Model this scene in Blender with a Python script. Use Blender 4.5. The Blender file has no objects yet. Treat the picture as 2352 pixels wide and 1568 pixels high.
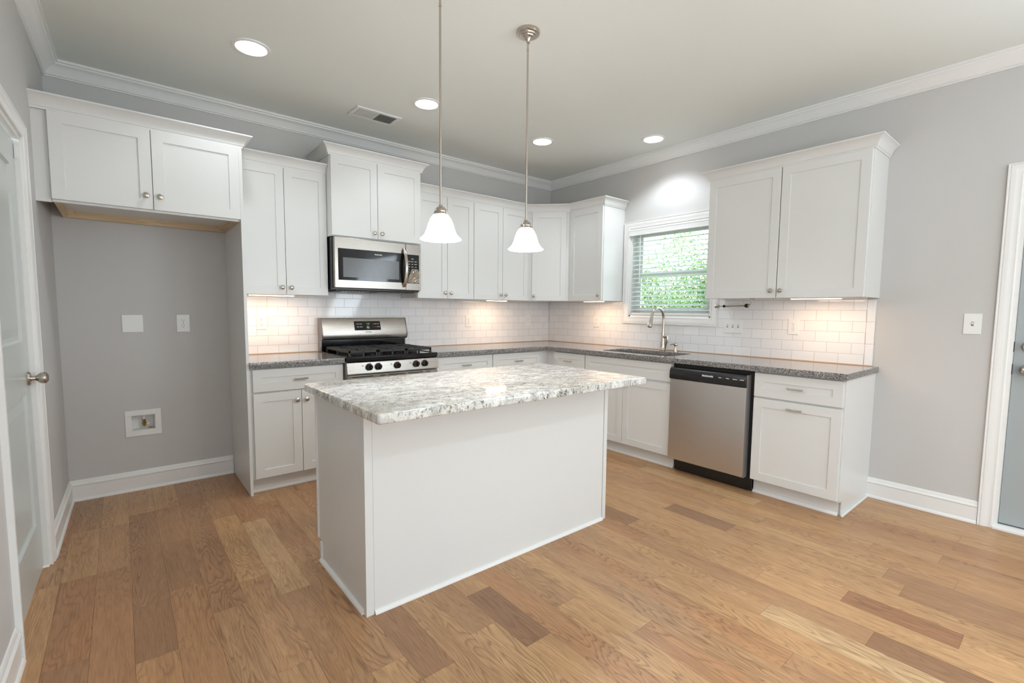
import bpy, bmesh, math, random
from mathutils import Vector, Matrix
random.seed(7)
R = math.radians
PI = math.pi
SC = bpy.context.scene
COL = SC.collection

# ------------------------------------------------------------------ camera
cam_d = bpy.data.cameras.new('camera')
cam_d.sensor_width = 36.0
cam_d.lens = 1090.5427 / 2352 * 36.0
cam_d.shift_y = 15.37 / 2352
cam_d.clip_start = 0.03
cam = bpy.data.objects.new('camera', cam_d)
COL.objects.link(cam)
_yaw, _pitch, _roll = -0.6887, -0.0802, 0.0089
_f = Vector((-math.sin(_yaw) * math.cos(_pitch), math.cos(_yaw) * math.cos(_pitch), math.sin(_pitch)))
_r = Vector((math.cos(_yaw), math.sin(_yaw), 0))
_u = _r.cross(_f)
_R = _r * math.cos(_roll) + _u * math.sin(_roll)
_U = -_r * math.sin(_roll) + _u * math.cos(_roll)
cm = Matrix.Identity(4)
for i in range(3):
    cm[i][0], cm[i][1], cm[i][2] = _R[i], _U[i], -_f[i]
cm.translation = Vector((-3.9781, -4.14, 1.2722))
cam.matrix_world = cm
SC.camera = cam

# ------------------------------------------------------------------ world, sun, unseen area lamps, exposure
w = bpy.data.worlds.new('sky'); SC.world = w; w.use_nodes = True
bg = w.node_tree.nodes['Background']
bg.inputs[0].default_value = (0.86, 0.94, 1.0, 1)
bg.inputs[1].default_value = 7.5
def sun(name, energy, rot, ang=3):
    d = bpy.data.lights.new(name, 'SUN'); d.energy = energy; d.angle = R(ang)
    o = bpy.data.objects.new(name, d); o.rotation_euler = rot; COL.objects.link(o); return o
sun('sun', 3.5, Vector((-0.45, 0.35, -0.85)).to_track_quat('-Z', 'Y').to_euler())
def area(name, loc, rot, sx, sy, power, color=(1, 1, 1), parent=None, spread=180):
    d = bpy.data.lights.new(name, 'AREA'); d.shape = 'RECTANGLE'; d.size = sx; d.size_y = sy
    d.energy = power; d.color = color; d.spread = R(spread)
    o = bpy.data.objects.new(name, d); o.location = loc; o.rotation_euler = rot
    COL.objects.link(o)
    if parent: o.parent = parent
    return o
DAY = (0.765, 0.892, 1.0)
for wx in (-3.55, -2.2, -0.85):
    area('window_daylight', (wx, -7.55, 1.45), (R(122), 0, 0), 1.05, 1.7, 13, DAY)      # lamps added at unseen rear windows, tilted up to brighten the ceiling
area('window_daylight', (-0.35, -5.7, 1.45), (R(115), 0, R(90)), 1.5, 1.8, 66, DAY)     # side window, right wall
area('window_daylight', (-4.05, -5.9, 1.45), (R(115), 0, R(-90)), 1.5, 1.8, 45, DAY)     # fill lamp added on the left, at a made-up window
SC.view_settings.view_transform = 'Standard'
SC.view_settings.look = 'None'
SC.view_settings.gamma = 1
SC.view_settings.use_curve_mapping = False
SC.view_settings.exposure = 0.13
SC.cycles.use_denoising = True
SC.cycles.max_bounces = 10
SC.cycles.diffuse_bounces = 6
SC.cycles.sample_clamp_indirect = 6

# ------------------------------------------------------------------ materials
def srgb(r, g, b):
    f = lambda c: ((c / 255 + 0.055) / 1.055) ** 2.4 if c / 255 > 0.04045 else c / 255 / 12.92
    return (f(r), f(g), f(b), 1)
def mat(name, col=(0.8, 0.8, 0.8, 1), rough=0.5, metal=0.0, spec=0.5, emit=None, estr=0.0, coat=0.0):
    m = bpy.data.materials.new(name); m.use_nodes = True
    p = m.node_tree.nodes['Principled BSDF']
    p.inputs['Base Color'].default_value = col if len(col) == 4 else (*col, 1)
    p.inputs['Roughness'].default_value = rough
    p.inputs['Metallic'].default_value = metal
    p.inputs['Specular IOR Level'].default_value = spec
    if coat: p.inputs['Coat Weight'].default_value = coat; p.inputs['Coat Roughness'].default_value = 0.08
    if emit:
        p.inputs['Emission Color'].default_value = emit if len(emit) == 4 else (*emit, 1)
        p.inputs['Emission Strength'].default_value = estr
    return m
class NT:
    def __init__(s, m): s.t = m.node_tree; s.p = s.t.nodes['Principled BSDF']
    def n(s, typ, **kw):
        x = s.t.nodes.new(typ)
        for k, v in kw.items():
            if k.startswith('i_'):
                key = k[2:].replace('_', ' ')
                x.inputs[key].default_value = v
            else: setattr(x, k, v)
        return x
    def l(s, a, b): s.t.links.new(a, b)
    def coord(s, scale=(1, 1, 1), out='Object', loc=(0, 0, 0)):
        c = s.n('ShaderNodeTexCoord'); m = s.n('ShaderNodeMapping')
        m.inputs['Scale'].default_value = scale; m.inputs['Location'].default_value = loc
        s.l(c.outputs[out], m.inputs['Vector']); return m.outputs[0]
    def noise(s, vec, scale, detail=3, rough=0.5, dist=0.0):
        x = s.n('ShaderNodeTexNoise'); x.inputs['Scale'].default_value = scale
        x.inputs['Detail'].default_value = detail; x.inputs['Roughness'].default_value = rough
        x.inputs['Distortion'].default_value = dist
        if vec: s.l(vec, x.inputs['Vector'])
        return x.outputs[0]
    def ramp(s, fac, stops, mode='LINEAR'):
        x = s.n('ShaderNodeValToRGB'); x.color_ramp.interpolation = mode
        e = x.color_ramp.elements
        e[0].position, e[0].color = stops[0]; e[1].position, e[1].color = stops[-1]
        for pos, c in stops[1:-1]:
            q = e.new(pos); q.color = c
        s.l(fac, x.inputs[0]); return x.outputs[0]
    def mix(s, fac, a, b, mode='MIX'):
        x = s.n('ShaderNodeMix', data_type='RGBA', blend_type=mode)
        for v, k in ((fac, 0), (a, 6), (b, 7)):
            if hasattr(v, 'is_output') or hasattr(v, 'links'): s.l(v, x.inputs[k])
            else: x.inputs[k].default_value = v
        return x.outputs[2]
    def math(s, op, a, b=0.0):
        x = s.n('ShaderNodeMath', operation=op)
        for v, k in ((a, 0), (b, 1)):
            if hasattr(v, 'links'): s.l(v, x.inputs[k])
            else: x.inputs[k].default_value = v
        return x.outputs[0]
    def bump(s, h, strength=0.1, dist=0.01):
        x = s.n('ShaderNodeBump'); x.inputs['Strength'].default_value = strength
        x.inputs['Distance'].default_value = dist; s.l(h, x.inputs['Height'])
        s.l(x.outputs[0], s.p.inputs['Normal'])
G = lambda v: (v, v, v, 1)

M = {}
def paint(name, col, rough, bstr=0.04, bscale=420, spec=0.4):
    m = mat(name, col, rough, spec=spec); t = NT(m)
    t.bump(t.noise(t.coord(), bscale, 2), bstr, 0.001)
    return m
M['wall'] = paint('wall_paint', srgb(201, 199, 197), 0.6, 0.12)
M['ceil'] = paint('ceiling_paint', srgb(229, 231, 226), 0.8, 0.1)
M['trim'] = paint('trim_paint', srgb(235, 234, 232), 0.28, 0.02)
M['cab'] = paint('cabinet_paint', srgb(224, 224, 222), 0.30, 0.015, 300)
M['cabwhite'] = M['cab']
M['doorgrey'] = paint('exterior_door_paint', srgb(166, 172, 173), 0.4, 0.05)
M['pantry'] = paint('pantry_door_paint', srgb(196, 201, 198), 0.25, 0.02)
M['plastic'] = mat('white_plastic', srgb(236, 236, 234), 0.3)
M['slot'] = mat('slot_dark', srgb(70, 66, 62), 0.6)
M['maple'] = mat('raw_maple', srgb(214, 188, 152), 0.55)
t = NT(M['maple']); t.l(t.ramp(t.noise(t.coord((3, 3, 40)), 3, 3), [(0.3, srgb(203, 174, 136)), (0.7, srgb(222, 199, 166))]), t.p.inputs['Base Color'])
M['caulk'] = mat('caulk', srgb(206, 176, 150), 0.6)
M['black'] = mat('black_plastic', srgb(26, 26, 27), 0.25)
M['blackmatte'] = mat('black_matte', srgb(20, 20, 21), 0.55)
M['enamel'] = mat('black_enamel', srgb(14, 15, 16), 0.08)
M['iron'] = mat('cast_iron', srgb(42, 40, 40), 0.55)
M['glassblack'] = mat('black_glass', srgb(24, 24, 25), 0.05)
M['screen'] = mat('mesh_screen_glass', srgb(104, 105, 106), 0.16)
t = NT(M['screen']); v = t.n('ShaderNodeTexVoronoi'); v.inputs['Scale'].default_value = 700; t.l(t.coord(), v.inputs['Vector'])
t.l(t.ramp(v.outputs['Distance'], [(0.2, srgb(60, 60, 61)), (0.6, srgb(112, 113, 114))]), t.p.inputs['Base Color'])
M['white_ink'] = mat('white_ink', srgb(225, 225, 225), 0.5)
M['grey_ink'] = mat('grey_ink', srgb(110, 106, 100), 0.5)
M['red_ink'] = mat('red_ink', srgb(205, 50, 45), 0.5)
M['lcd'] = mat('green_display', srgb(20, 30, 16), 0.3, emit=(0.25, 0.6, 0.12), estr=0.5)
M['brass'] = mat('brass', srgb(180, 140, 75), 0.25, 1.0)
M['nickel'] = mat('brushed_nickel', srgb(196, 188, 178), 0.24, 1.0)
M['darknickel'] = mat('satin_nickel_dark', srgb(168, 158, 148), 0.3, 1.0)
def steel(name, col, rough, axis):
    m = mat(name, col, rough, 1.0); t = NT(m)
    sc = [800, 800, 800]; sc[axis] = 8.0
    n = t.noise(t.coord(tuple(sc)), 1.0, 2)
    t.l(t.ramp(n, [(0.2, G(rough - 0.02)), (0.8, G(rough + 0.03))]), t.p.inputs['Roughness'])
    return m
M['steel'] = steel('stainless_steel', srgb(168, 161, 153), 0.27, 0)
M['steelv'] = steel('stainless_steel_vertical', srgb(212, 212, 212), 0.33, 2)
M['silverplastic'] = mat('silver_side', srgb(150, 146, 146), 0.35, 0.6)
M['subfloor'] = mat('plank_gap', srgb(104, 74, 48), 0.8)
M['rawwood'] = M['maple']
M['film'] = mat('protective_film', srgb(150, 138, 124), 0.18, 0.3)

# glass pane: real thin glass, mostly clear with a mirror-like share
def pane_mat():
    m = bpy.data.materials.new('window_pane'); m.use_nodes = True
    nt = m.node_tree; nt.nodes.clear()
    o = nt.nodes.new('ShaderNodeOutputMaterial'); a = nt.nodes.new('ShaderNodeBsdfTransparent')
    g = nt.nodes.new('ShaderNodeBsdfGlossy'); x = nt.nodes.new('ShaderNodeMixShader'); fr = nt.nodes.new('ShaderNodeFresnel')
    fr.inputs[0].default_value = 1.45
    a.inputs[0].default_value = (0.95, 0.98, 0.97, 1); g.inputs['Roughness'].default_value = 0.0
    nt.links.new(fr.outputs[0], x.inputs[0]); nt.links.new(a.outputs[0], x.inputs[1]); nt.links.new(g.outputs[0], x.inputs[2])
    nt.links.new(x.outputs[0], o.inputs[0]); return m
M['pane'] = pane_mat()

# translucent vinyl for the blind slats
def vinyl():
    m = bpy.data.materials.new('blind_vinyl'); m.use_nodes = True; nt = m.node_tree; nt.nodes.clear()
    o = nt.nodes.new('ShaderNodeOutputMaterial'); a = nt.nodes.new('ShaderNodeBsdfDiffuse'); b = nt.nodes.new('ShaderNodeBsdfTranslucent'); x = nt.nodes.new('ShaderNodeMixShader')
    a.inputs[0].default_value = (0.86, 0.89, 0.9, 1); b.inputs[0].default_value = (0.86, 0.92, 0.93, 1); x.inputs[0].default_value = 0.5
    nt.links.new(a.outputs[0], x.inputs[1]); nt.links.new(b.outputs[0], x.inputs[2]); nt.links.new(x.outputs[0], o.inputs[0]); return m
M['vinyl'] = vinyl()
# subway tile
def tile_mat(name, axis, joint, z0, row=0.0765, bw=0.153):
    m = mat(name, srgb(236, 236, 236), 0.06, spec=0.55); t = NT(m)
    c = t.n('ShaderNodeTexCoord'); s = t.n('ShaderNodeSeparateXYZ'); t.l(c.outputs['Object'], s.inputs[0])
    k = t.n('ShaderNodeCombineXYZ')
    t.l(t.math('ADD', s.outputs[axis], -(joint + bw / 2) + 40 * bw), k.inputs[0])
    t.l(t.math('ADD', s.outputs[2], -z0), k.inputs[1])
    b = t.n('ShaderNodeTexBrick'); b.offset = 0.5; b.offset_frequency = 2; b.squash = 1.0
    t.l(k.outputs[0], b.inputs['Vector'])
    b.inputs['Scale'].default_value = 1.0
    b.inputs['Color1'].default_value = srgb(238, 238, 239); b.inputs['Color2'].default_value = srgb(233, 233, 235)
    b.inputs['Mortar'].default_value = srgb(188, 178, 170)
    b.inputs['Mortar Size'].default_value = 0.0012; b.inputs['Mortar Smooth'].default_value = 0.15
    b.inputs['Brick Width'].default_value = bw; b.inputs['Row Height'].default_value = row
    t.l(b.outputs['Color'], t.p.inputs['Base Color'])
    t.l(t.ramp(b.outputs['Fac'], [(0.0, G(0.06)), (1.0, G(0.7))]), t.p.inputs['Roughness'])
    inv = t.math('SUBTRACT', 1.0, b.outputs['Fac'])
    wob = t.math('ADD', t.math('MULTIPLY', t.noise(t.coord(), 14, 1), 0.25), inv)
    t.bump(wob, 0.35, 0.0012)
    return m
M['tileA'] = tile_mat('subway_tile_back', 0, -2.854, 0.900)
M['tileB'] = tile_mat('subway_tile_right', 1, -2.852, 0.908)
M['tile'] = mat('white_glazed_tile', srgb(237, 237, 238), 0.06, spec=0.55)

# perimeter granite: salt and pepper grey
def granite_dark():
    m = mat('grey_speckled_granite', (0.2, 0.2, 0.2, 1), 0.07, spec=0.6); t = NT(m); c = t.coord()
    v = t.n('ShaderNodeTexVoronoi'); v.inputs['Scale'].default_value = 420; t.l(c, v.inputs['Vector'])
    s = t.n('ShaderNodeSeparateColor'); t.l(v.outputs['Color'], s.inputs[0])
    a = t.ramp(s.outputs[0], [(0.0, srgb(60, 58, 58)), (0.16, srgb(98, 96, 94)), (0.38, srgb(128, 126, 124)), (0.66, srgb(156, 153, 151)), (0.88, srgb(204, 201, 198))], 'CONSTANT')
    n = t.noise(c, 120, 3, 0.6)
    b = t.ramp(n, [(0.40, G(0.6)), (0.56, G(1.1))])
    t.l(t.mix(1.0, a, b, 'MULTIPLY'), t.p.inputs['Base Color'])
    return m
M['granite'] = granite_dark()
# island granite: white with thin black-grey squiggles, grey and tan clouds
def granite_light():
    m = mat('white_veined_granite', (0.8, 0.8, 0.8, 1), 0.05, spec=0.6); t = NT(m)
    c = t.coord((0.8, 1.25, 0.5))
    base = t.ramp(t.noise(c, 16, 5, 0.65), [(0.36, srgb(196, 194, 188)), (0.5, srgb(224, 223, 218)), (0.62, srgb(238, 237, 233))])
    warm = t.ramp(t.noise(t.coord((0.7, 1, 1), loc=(2.4, 0.3, 0)), 5.5, 4, 0.65), [(0.52, G(0)), (0.68, G(0.55))])
    base = t.mix(warm, base, srgb(186, 172, 150))
    grey = t.ramp(t.noise(t.coord((1, 1, 1), loc=(1, 7, 0)), 6.5, 6, 0.75), [(0.54, G(0)), (0.70, G(0.5))])
    base = t.mix(grey, base, srgb(158, 158, 158))
    def squig(scale, width, off, sx, sy):
        x = t.noise(t.coord((sx, sy, 0.45), loc=(off, off*0.7, 0)), scale, 4, 0.60, 1.6)
        d = t.math('ABSOLUTE', t.math('SUBTRACT', x, 0.5))
        return t.ramp(d, [(0.0, G(1)), (width*0.45, G(0.8)), (width, G(0))])
    def mask(scale, lo, hi, off):
        return t.ramp(t.noise(t.coord(loc=(off, -off, off)), scale, 3, 0.6), [(lo, G(0)), (hi, G(1))])
    a = t.math('MULTIPLY', squig(15, 0.022, 3.1, 0.9, 1.3), mask(20, 0.46, 0.56, 1.3))
    b = t.math('MULTIPLY', squig(25, 0.030, 8.7, 0.9, 1.2), mask(26, 0.47, 0.57, 4.9))
    d_ = t.math('MULTIPLY', squig(9, 0.012, 12.3, 1.0, 1.0), mask(14, 0.45, 0.60, 9.2))
    vein = t.math('MAXIMUM', t.math('MAXIMUM', a, b), d_)
    dens = t.ramp(t.noise(t.coord(loc=(3, 3, 1)), 5, 4, 0.7), [(0.34, G(0.45)), (0.56, G(1.0))])
    col = t.mix(t.math('MULTIPLY', vein, dens), base, srgb(50, 50, 54))
    fl = t.n('ShaderNodeTexVoronoi'); fl.inputs['Scale'].default_value = 210; t.l(c, fl.inputs['Vector'])
    sp = t.n('ShaderNodeSeparateColor'); t.l(fl.outputs['Color'], sp.inputs[0])
    fm = t.math('MULTIPLY', t.ramp(sp.outputs[1], [(0.93, G(0)), (0.95, G(1))]), t.ramp(t.noise(c, 15, 3), [(0.50, G(0)), (0.60, G(0.75))]))
    col = t.mix(fm, col, srgb(66, 60, 60))
    t.l(col, t.p.inputs['Base Color'])
    return m
M['islandgranite'] = granite_light()

# oak floor: one mesh of planks, each plank's tone in an attribute
def floor_mat():
    m = mat('oak_planks', (0.4, 0.24, 0.12, 1), 0.33, spec=0.45); t = NT(m)
    at = t.n('ShaderNodeAttribute'); at.attribute_name = 'plank'
    s = t.n('ShaderNodeSeparateColor'); t.l(at.outputs['Color'], s.inputs[0])
    c = t.n('ShaderNodeTexCoord')
    off = t.n('ShaderNodeCombineXYZ')
    t.l(t.math('MULTIPLY', s.outputs[1], 37.0), off.inputs[0]); t.l(t.math('MULTIPLY', s.outputs[2], 53.0), off.inputs[1])
    def vec(sx, sy):
        a = t.n('ShaderNodeVectorMath', operation='MULTIPLY'); t.l(c.outputs['Object'], a.inputs[0]); a.inputs[1].default_value = (sx, sy, 1)
        b = t.n('ShaderNodeVectorMath', operation='ADD'); t.l(a.outputs[0], b.inputs[0]); t.l(off.outputs[0], b.inputs[1]); return b.outputs[0]
    rings = t.noise(vec(6.0, 0.9), 1.0, 3, 0.5, 0.3)
    saw = t.math('FRACT', t.math('MULTIPLY', rings, 30.0))
    line = t.ramp(saw, [(0.0, G(1)), (0.13, G(0.55)), (0.38, G(0.08)), (0.85, G(0)), (1.0, G(0.75))])
    lmask = t.ramp(t.noise(vec(5, 0.8), 1.0, 2), [(0.40, G(0.12)), (0.60, G(1))])
    line = t.math('MULTIPLY', line, lmask)
    fib = t.noise(vec(150, 9), 1.0, 4, 0.7)
    broad = t.noise(vec(16, 1.1), 1.0, 3, 0.6, 0.8)
    tone = t.ramp(s.outputs[0], [(0.0, srgb(150, 112, 83)), (0.22, srgb(172, 131, 96)), (0.5, srgb(192, 151, 110)), (0.75, srgb(201, 158, 112)), (1.0, srgb(214, 181, 138))])
    red = t.mix(t.ramp(s.outputs[2], [(0.55, G(0)), (1.0, G(0.5))]), tone, srgb(176, 122, 84))
    col = t.mix(t.ramp(broad, [(0.35, G(0.30)), (0.60, G(0.0))]), red, srgb(142, 102, 70))
    col = t.mix(t.ramp(fib, [(0.36, G(0.34)), (0.58, G(0))]), col, srgb(110, 76, 50))
    col = t.mix(t.math('MULTIPLY', line, 0.62), col, srgb(98, 64, 40))
    t.l(col, t.p.inputs['Base Color'])
    t.l(t.ramp(fib, [(0.3, G(0.40)), (0.7, G(0.30))]), t.p.inputs['Roughness'])
    t.bump(t.math('ADD', t.math('MULTIPLY', line, -0.6), fib), 0.10, 0.0015)
    return m
M['oak'] = floor_mat()

# ------------------------------------------------------------------ mesh helpers
class MB:
    def __init__(s): s.v = []; s.f = []; s.m = []; s.cur = 0
    def add(s, vs, fs):
        b = len(s.v); s.v += [tuple(p) for p in vs]; s.f += [tuple(b + i for i in f) for f in fs]; s.m += [s.cur] * len(fs); return s
    def box(s, x0, x1, y0, y1, z0, z1):
        if x0 > x1: x0, x1 = x1, x0
        if y0 > y1: y0, y1 = y1, y0
        if z0 > z1: z0, z1 = z1, z0
        return s.add([(x0,y0,z0),(x1,y0,z0),(x1,y1,z0),(x0,y1,z0),(x0,y0,z1),(x1,y0,z1),(x1,y1,z1),(x0,y1,z1)],
              [(0,3,2,1),(4,5,6,7),(0,1,5,4),(1,2,6,5),(2,3,7,6),(3,0,4,7)])
    def prism(s, poly, a0, a1, axis='x'):
        """polygon (p,q) extruded along an axis: x -> (y,z), y -> (x,z), z -> (x,y)"""
        n = len(poly)
        g = {'x': lambda p, a: (a, p[0], p[1]), 'y': lambda p, a: (p[0], a, p[1]), 'z': lambda p, a: (p[0], p[1], a)}[axis]
        return s.add([g(p, a0) for p in poly] + [g(p, a1) for p in poly],
              [tuple(range(n)), tuple(range(2*n-1, n-1, -1))] + [(i, (i+1) % n, n+(i+1) % n, n+i) for i in range(n)])
    def lathe(s, prof, c=(0,0,0), axis='z', seg=28):
        """profile of (radius, height along axis)"""
        ax = {'z': lambda r, a, h: (c[0]+r*math.cos(a), c[1]+r*math.sin(a), c[2]+h),
              'y': lambda r, a, h: (c[0]+r*math.cos(a), c[1]+h, c[2]+r*math.sin(a)),
              'x': lambda r, a, h: (c[0]+h, c[1]+r*math.cos(a), c[2]+r*math.sin(a))}[axis]
        vs = []; fs = []; n = len(prof)
        for r, h in prof:
            for k in range(seg): vs.append(ax(max(r, 1e-5), 2*PI*k/seg, h))
        for i in range(n-1):
            for k in range(seg):
                fs.append((i*seg+k, i*seg+(k+1) % seg, (i+1)*seg+(k+1) % seg, (i+1)*seg+k))
        fs.append(tuple(range(seg))); fs.append(tuple(range((n-1)*seg, n*seg)))
        return s.add(vs, fs)
    def shell(s, prof, c=(0,0,0), seg=40):
        vs = []; fs = []; n = len(prof)
        for r, h in prof:
            for k in range(seg): vs.append((c[0]+r*math.cos(2*PI*k/seg), c[1]+r*math.sin(2*PI*k/seg), c[2]+h))
        for i in range(n):
            j = (i+1) % n
            for k in range(seg): fs.append((i*seg+k, i*seg+(k+1) % seg, j*seg+(k+1) % seg, j*seg+k))
        return s.add(vs, fs)
    def tube(s, pts, rad, seg=12, flat=1.0):
        pts = [Vector(p) for p in pts]; n = len(pts)
        rad = rad if isinstance(rad, (list, tuple)) else [rad]*n
        vs = []; fs = []; up = None
        for i, p in enumerate(pts):
            d = (pts[min(i+1, n-1)] - pts[max(i-1, 0)]).normalized()
            if up is None: up = Vector((0, 0, 1)) if abs(d.z) < 0.9 else Vector((1, 0, 0))
            a = d.cross(up).normalized(); b = a.cross(d).normalized(); up = b
            for k in range(seg):
                t_ = 2*PI*k/seg
                vs.append(p + a*math.cos(t_)*rad[i]*flat + b*math.sin(t_)*rad[i])
        for i in range(n-1):
            for k in range(seg): fs.append((i*seg+k, i*seg+(k+1) % seg, (i+1)*seg+(k+1) % seg, (i+1)*seg+k))
        fs.append(tuple(range(seg))); fs.append(tuple(range((n-1)*seg, n*seg)))
        return s.add(vs, fs)
    def sweep(s, path, prof, mp=lambda u, v, h: (u, v, h), closed=False):
        """profile (offset to the right of travel, height) along a 2-D path with mitred corners"""
        n = len(path); P = [Vector(p) for p in path]; rows = []
        for i in range(n):
            def nrm(a, b):
                d = (b - a).normalized(); return Vector((d.y, -d.x))
            ns = []
            if closed or i > 0: ns.append(nrm(P[i-1], P[i]))
            if closed or i < n-1: ns.append(nrm(P[i], P[(i+1) % n]))
            if len(ns) == 2:
                m_ = (ns[0] + ns[1]); m_ = m_ / max(1e-6, m_.dot(ns[0]))
            else: m_ = ns[0]
            rows.append([mp(P[i].x + m_.x*o, P[i].y + m_.y*o, h) for o, h in prof])
        k = len(prof); vs = [q for r_ in rows for q in r_]; fs = []
        for i in range(n if closed else n-1):
            j = (i+1) % n
            for a in range(k): fs.append((i*k+a, i*k+(a+1) % k, j*k+(a+1) % k, j*k+a))
        if not closed: fs.append(tuple(range(k))); fs.append(tuple(range((n-1)*k, n*k)))
        return s.add(vs, fs)

def link(o, parent=None):
    COL.objects.link(o)
    if parent is not None: o.parent = parent
    return o
def obj(name, mb, m, parent=None, bevel=0.0, smooth=False, seg=2, ang=35, matrix=None):
    me = bpy.data.meshes.new(name)
    me.from_pydata(mb.v, [], mb.f)
    ms = m if isinstance(m, (list, tuple)) else [m]
    for x in ms: me.materials.append(M[x] if isinstance(x, str) else x)
    if len(ms) > 1:
        for p, i in zip(me.polygons, mb.m): p.material_index = i
    b = bmesh.new(); b.from_mesh(me); bmesh.ops.recalc_face_normals(b, faces=b.faces[:]); b.to_mesh(me); b.free()
    if smooth or bevel:
        me.polygons.foreach_set('use_smooth', [True]*len(me.polygons)); me.set_sharp_from_angle(angle=R(ang))
    o = bpy.data.objects.new(name, me); link(o, parent)
    if matrix is not None: o.matrix_local = matrix
    if bevel:
        bm = o.modifiers.new('bevel', 'BEVEL'); bm.width = bevel; bm.segments = seg; bm.limit_method = 'ANGLE'; bm.angle_limit = R(40)
        bm.harden_normals = True
    return o
def tag(o, label, cat, group=None):
    o['label'] = label; o['category'] = cat
    if group: o['group'] = group
    return o
def struct(o): o['kind'] = 'structure'; return o
def thing(name, label, cat, loc=(0,0,0), rz=0.0, group=None):
    o = bpy.data.objects.new(name, None); o.empty_display_size = 0.1
    o.location = loc; o.rotation_euler = (0, 0, rz); COL.objects.link(o)
    return tag(o, label, cat, group)
def dup(root, loc, rz=None, label=None, group=None):
    r = root.copy(); COL.objects.link(r); r.location = loc
    if rz is not None: r.rotation_euler = (0, 0, rz)
    if label: r['label'] = label
    if group: r['group'] = group
    for ch in list(root.children):
        c = ch.copy(); COL.objects.link(c); c.parent = r
        for g in ch.children:
            d = g.copy(); COL.objects.link(d); d.parent = c
    return r
def text(name, body, size, m, parent, matrix, extrude=0.0004, align='CENTER', sx=1.0, bold=0.0):
    cu = bpy.data.curves.new(name, 'FONT'); cu.body = body; cu.size = size; cu.extrude = extrude; cu.align_x = align; cu.align_y = 'CENTER'; cu.resolution_u = 3; cu.offset = bold
    tmp = bpy.data.objects.new(name + '_c', cu); COL.objects.link(tmp)
    bpy.context.view_layer.update()
    me = bpy.data.meshes.new_from_object(tmp.evaluated_get(bpy.context.evaluated_depsgraph_get()))
    bpy.data.objects.remove(tmp)
    me.materials.clear(); me.materials.append(M[m])
    o = bpy.data.objects.new(name, me); link(o, parent); o.matrix_local = matrix @ Matrix.Diagonal((sx, 1, 1, 1)); return o
def slab(name, outer, holes, z0, z1, m, bev, res=2):
    """2-D outline with holes, extruded and edge-rounded"""
    cu = bpy.data.curves.new(name, 'CURVE'); cu.dimensions = '2D'; cu.fill_mode = 'BOTH'
    for pts in [outer] + holes:
        s = cu.splines.new('POLY'); s.points.add(len(pts) - 1)
        for p, q in zip(s.points, pts): p.co = (q[0], q[1], 0, 1)
        s.use_cyclic_u = True
    cu.extrude = (z1 - z0) / 2 - bev; cu.bevel_depth = bev; cu.bevel_resolution = res; cu.offset = -bev
    tmp = bpy.data.objects.new(name + '_c', cu); COL.objects.link(tmp)
    bpy.context.view_layer.update()
    me = bpy.data.meshes.new_from_object(tmp.evaluated_get(bpy.context.evaluated_depsgraph_get()))
    bpy.data.objects.remove(tmp)
    for v in me.vertices: v.co.z += (z0 + z1) / 2
    me.materials.clear(); me.materials.append(M[m])
    me.polygons.foreach_set('use_smooth', [True]*len(me.polygons)); me.set_sharp_from_angle(angle=R(50))
    o = bpy.data.objects.new(name, me); COL.objects.link(o); return o
def rrect(x0, x1, y0, y1, r, n=6):
    out = []
    for cx_, cy_, a0 in ((x1-r, y1-r, 0), (x0+r, y1-r, 90), (x0+r, y0+r, 180), (x1-r, y0+r, 270)):
        for k in range(n+1):
            a = R(a0 + 90*k/n); out.append((cx_ + r*math.cos(a), cy_ + r*math.sin(a)))
    return out

# ------------------------------------------------------------------ room
H = 2.755
XL = -4.2845                 # left-back corner
AL = R(1.0)                  # the left wall runs one degree off square
ML = Matrix.Translation((XL, 0, 0)) @ Matrix.Rotation(-AL, 4, 'Z')    # local: +x into the room, -y along the wall
def LW(s, n, z=0): return ML @ Vector((n, -s, z))
YR = -8.0
UC = 1.372; UT = 2.292; CT = 0.908; CB = 0.870

# floor: planks run towards the camera (along y), one mesh
fl = MB(); tones = []
fl.box(-4.75, 0.02, YR - 0.02, 0.02, -0.06, -0.0015); tones += [(0, 0, 0)]*6
fl.cur = 1
x0p = -2.7175; pw = 0.1275
special = {  # row index from x0p : list of joints (y) and tone of the piece below each joint
}
rowinfo = {}
def setrow(k, joints): rowinfo[k] = joints
# (joint y, tone of the plank on the room side of it), measured on the real floor
setrow(-1, [(-0.9, .55), (-1.75, .6), (-2.461, .02), (-2.866, .72), (-4.1, .6), (-5.6, .5)])
setrow(-2, [(-1.2, .5), (-2.05, .35), (-2.677, .80), (-4.4, .5), (-5.9, .5)])
setrow(-3, [(-0.7, .4), (-1.6, .6), (-3.55, .55), (-5.0, .4)])
setrow(-4, [(-1.3, .5), (-2.2, .18), (-2.761, .62), (-4.2, .5)])
setrow(0, [(-1.1, .55), (-2.2, .68), (-3.6, .5), (-5.0, .6)])
setrow(1, [(-0.6, .6), (-1.6, .5), (-2.765, .74), (-4.3, .5)])
setrow(2, [(-1.4, .5), (-2.3, .78), (-3.073, .60), (-4.6, .5)])
setrow(3, [(-1.0, .6), (-2.4, .45), (-3.9, .55), (-5.2, .5)])
setrow(4, [(-1.5, .5), (-2.1, .66), (-3.518, .38), (-4.6, .6)])
setrow(5, [(-1.9, .6), (-2.9, .74), (-4.2, .5)])
setrow(6, [(-1.1, .5), (-2.2, .55), (-3.336, .95), (-4.9, .5)])
setrow(7, [(-1.6, .4), (-2.62, .35), (-3.675, .03), (-4.75, .5)])
setrow(8, [(-1.2, .5), (-2.05, .06), (-2.466, .62), (-3.2, .7), (-4.4, .5)])
setrow(9, [(-1.5, .6), (-2.42, .72), (-3.519, .02), (-3.905, .74), (-5.0, .4)])
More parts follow.
